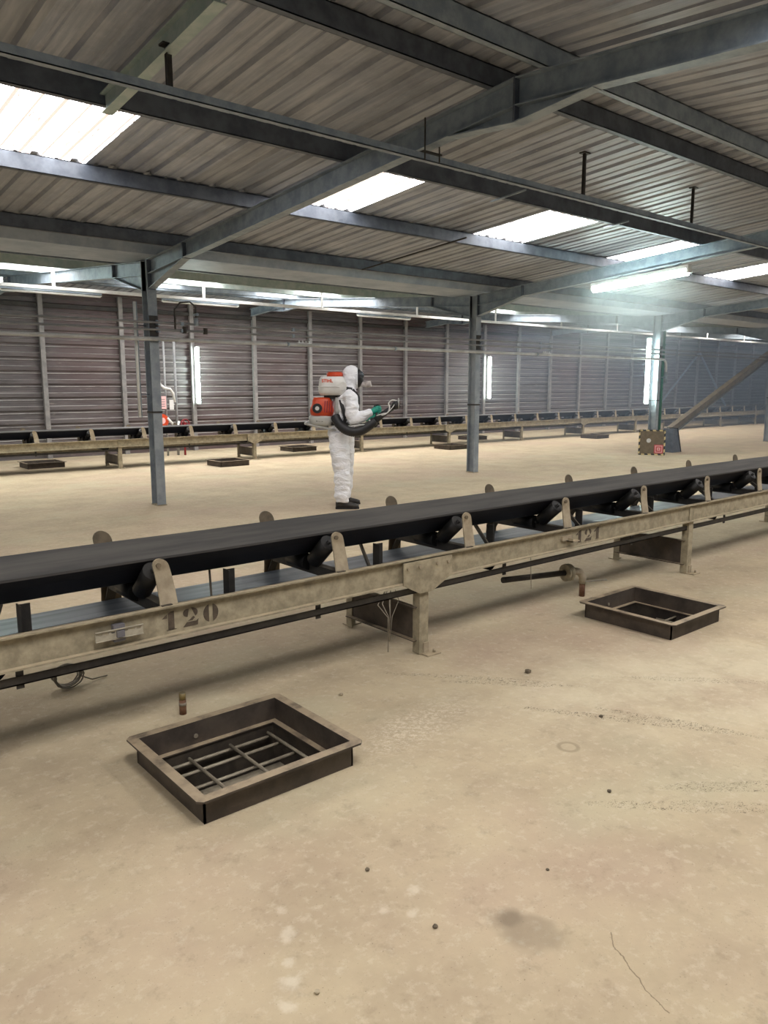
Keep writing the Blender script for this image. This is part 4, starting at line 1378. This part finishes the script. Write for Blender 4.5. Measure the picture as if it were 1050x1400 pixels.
MB().tube(spline([V(.42, -.30, 1.20), V(.50, -.31, 1.225), V(.56, -.30, 1.24), V(.585, -.30, 1.30), V(.575, -.295, 1.36), V(.62, -.29, 1.395), V(.68, -.28, 1.385)], 6), .009, 6).build('feed_line', M['white_plastic'], sp)
MB().tube(spline([V(.42, -.30, 1.20), V(.52, -.315, 1.215), V(.58, -.31, 1.26), V(.63, -.30, 1.315), V(.66, -.29, 1.36)], 6), .006, 6).build('feed_line', M['white_plastic'], sp)
MB().box(.06, .14, -.325, -.29, 1.035, 1.075).build('hose_clip', M['white_plastic'], sp)

# ------------------------------------------------------------------ spray mist and thin haze
def volume_mat(name, density, color, conical=False):
    mt = bpy.data.materials.new(name); mt.use_nodes = True
    t = mt.node_tree; t.nodes.clear()
    o = t.nodes.new('ShaderNodeOutputMaterial')
    s = t.nodes.new('ShaderNodeVolumeScatter')
    s.inputs['Color'].default_value = color
    s.inputs['Density'].default_value = density
    s.inputs['Anisotropy'].default_value = .25
    t.links.new(s.outputs[0], o.inputs['Volume'])
    return mt, t, s

mt, t, s = volume_mat('thin_haze', HAZE_DENSITY, (.66, .80, 1.0, 1))
hz = MB().box(14.0, 43.7, 4.6, 17.2, .03, 3.12).build('haze', mt)
tag(hz, 'thin bluish haze hanging in the right half of the hall', 'haze', kind='stuff')

# plume leaving the nozzle: a cone along +X of its own frame, thinning with distance
mt, t, s = volume_mat('spray_mist', .3, (.95, .97, 1.0, 1))
tc = t.nodes.new('ShaderNodeTexCoord')
sx = t.nodes.new('ShaderNodeSeparateXYZ'); t.links.new(tc.outputs['Object'], sx.inputs[0])
def mth(op, a, b=0.0, clamp=False):
    nd = t.nodes.new('ShaderNodeMath'); nd.operation = op; nd.use_clamp = clamp
    for i_, x_ in enumerate((a, b)):
        if hasattr(x_, 'links'): t.links.new(x_, nd.inputs[i_])
        else: nd.inputs[i_].default_value = x_
    return nd.outputs[0]
rad = mth('SQRT', mth('ADD', mth('MULTIPLY', sx.outputs[1], sx.outputs[1]), mth('MULTIPLY', sx.outputs[2], sx.outputs[2])))
rel = mth('DIVIDE', rad, mth('ADD', mth('MULTIPLY', sx.outputs[0], .30), .05))
core = mth('SUBTRACT', 1.0, rel, True)
fall = mth('DIVIDE', 1.0, mth('ADD', mth('MULTIPLY', sx.outputs[0], 2.2), .25))
tail = mth('SUBTRACT', 1.0, mth('DIVIDE', sx.outputs[0], 2.4), True)
nz = t.nodes.new('ShaderNodeTexNoise'); nz.inputs['Scale'].default_value = 2.5
t.links.new(tc.outputs['Object'], nz.inputs['Vector'])
t.links.new(mth('MULTIPLY', mth('MULTIPLY', mth('MULTIPLY', core, fall), tail), mth('MULTIPLY', nz.outputs[0], 3.0)), s.inputs['Density'])
m = MB()
m.loft([m.ring((x_, 0, 0), (1, 0, 0), .05 + .30 * x_, 20) for x_ in (0, .6, 1.2, 1.8, 2.4)])
me = m.mesh('spray_mist', mt)
pl = bpy.data.objects.new('spray_mist', me); COL.objects.link(pl)
pl.location = (6.47, 7.375, 1.375)
pl.rotation_euler = V(.86, -.30, .26).to_track_quat('X', 'Z').to_euler()
tag(pl, 'faint white spray mist drifting from the nozzle', 'mist', kind='stuff')

# drift of spray hanging round the ceiling lamp
mt, t, s = volume_mat('lamp_mist', .1, (.90, .98, 1.0, 1))
tc = t.nodes.new('ShaderNodeTexCoord')
ln_ = t.nodes.new('ShaderNodeVectorMath'); ln_.operation = 'LENGTH'; t.links.new(tc.outputs['Object'], ln_.inputs[0])
nz = t.nodes.new('ShaderNodeTexNoise'); nz.inputs['Scale'].default_value = 1.8
t.links.new(tc.outputs['Object'], nz.inputs['Vector'])
t.links.new(mth('MULTIPLY', mth('SUBTRACT', 1.0, ln_.outputs[1], True), mth('MULTIPLY', nz.outputs[0], .55)), s.inputs['Density'])
m = MB().ellips((0, 0, 0), (1, 1, 1), 20, 12)
pl = bpy.data.objects.new('drifting_mist', m.mesh('drifting_mist', mt)); COL.objects.link(pl)
pl.location, pl.scale = (9.7, 6.5, 2.55), (1.7, 1.7, .85)
tag(pl, 'pale mist hanging round the glowing ceiling lamp', 'mist', kind='stuff')
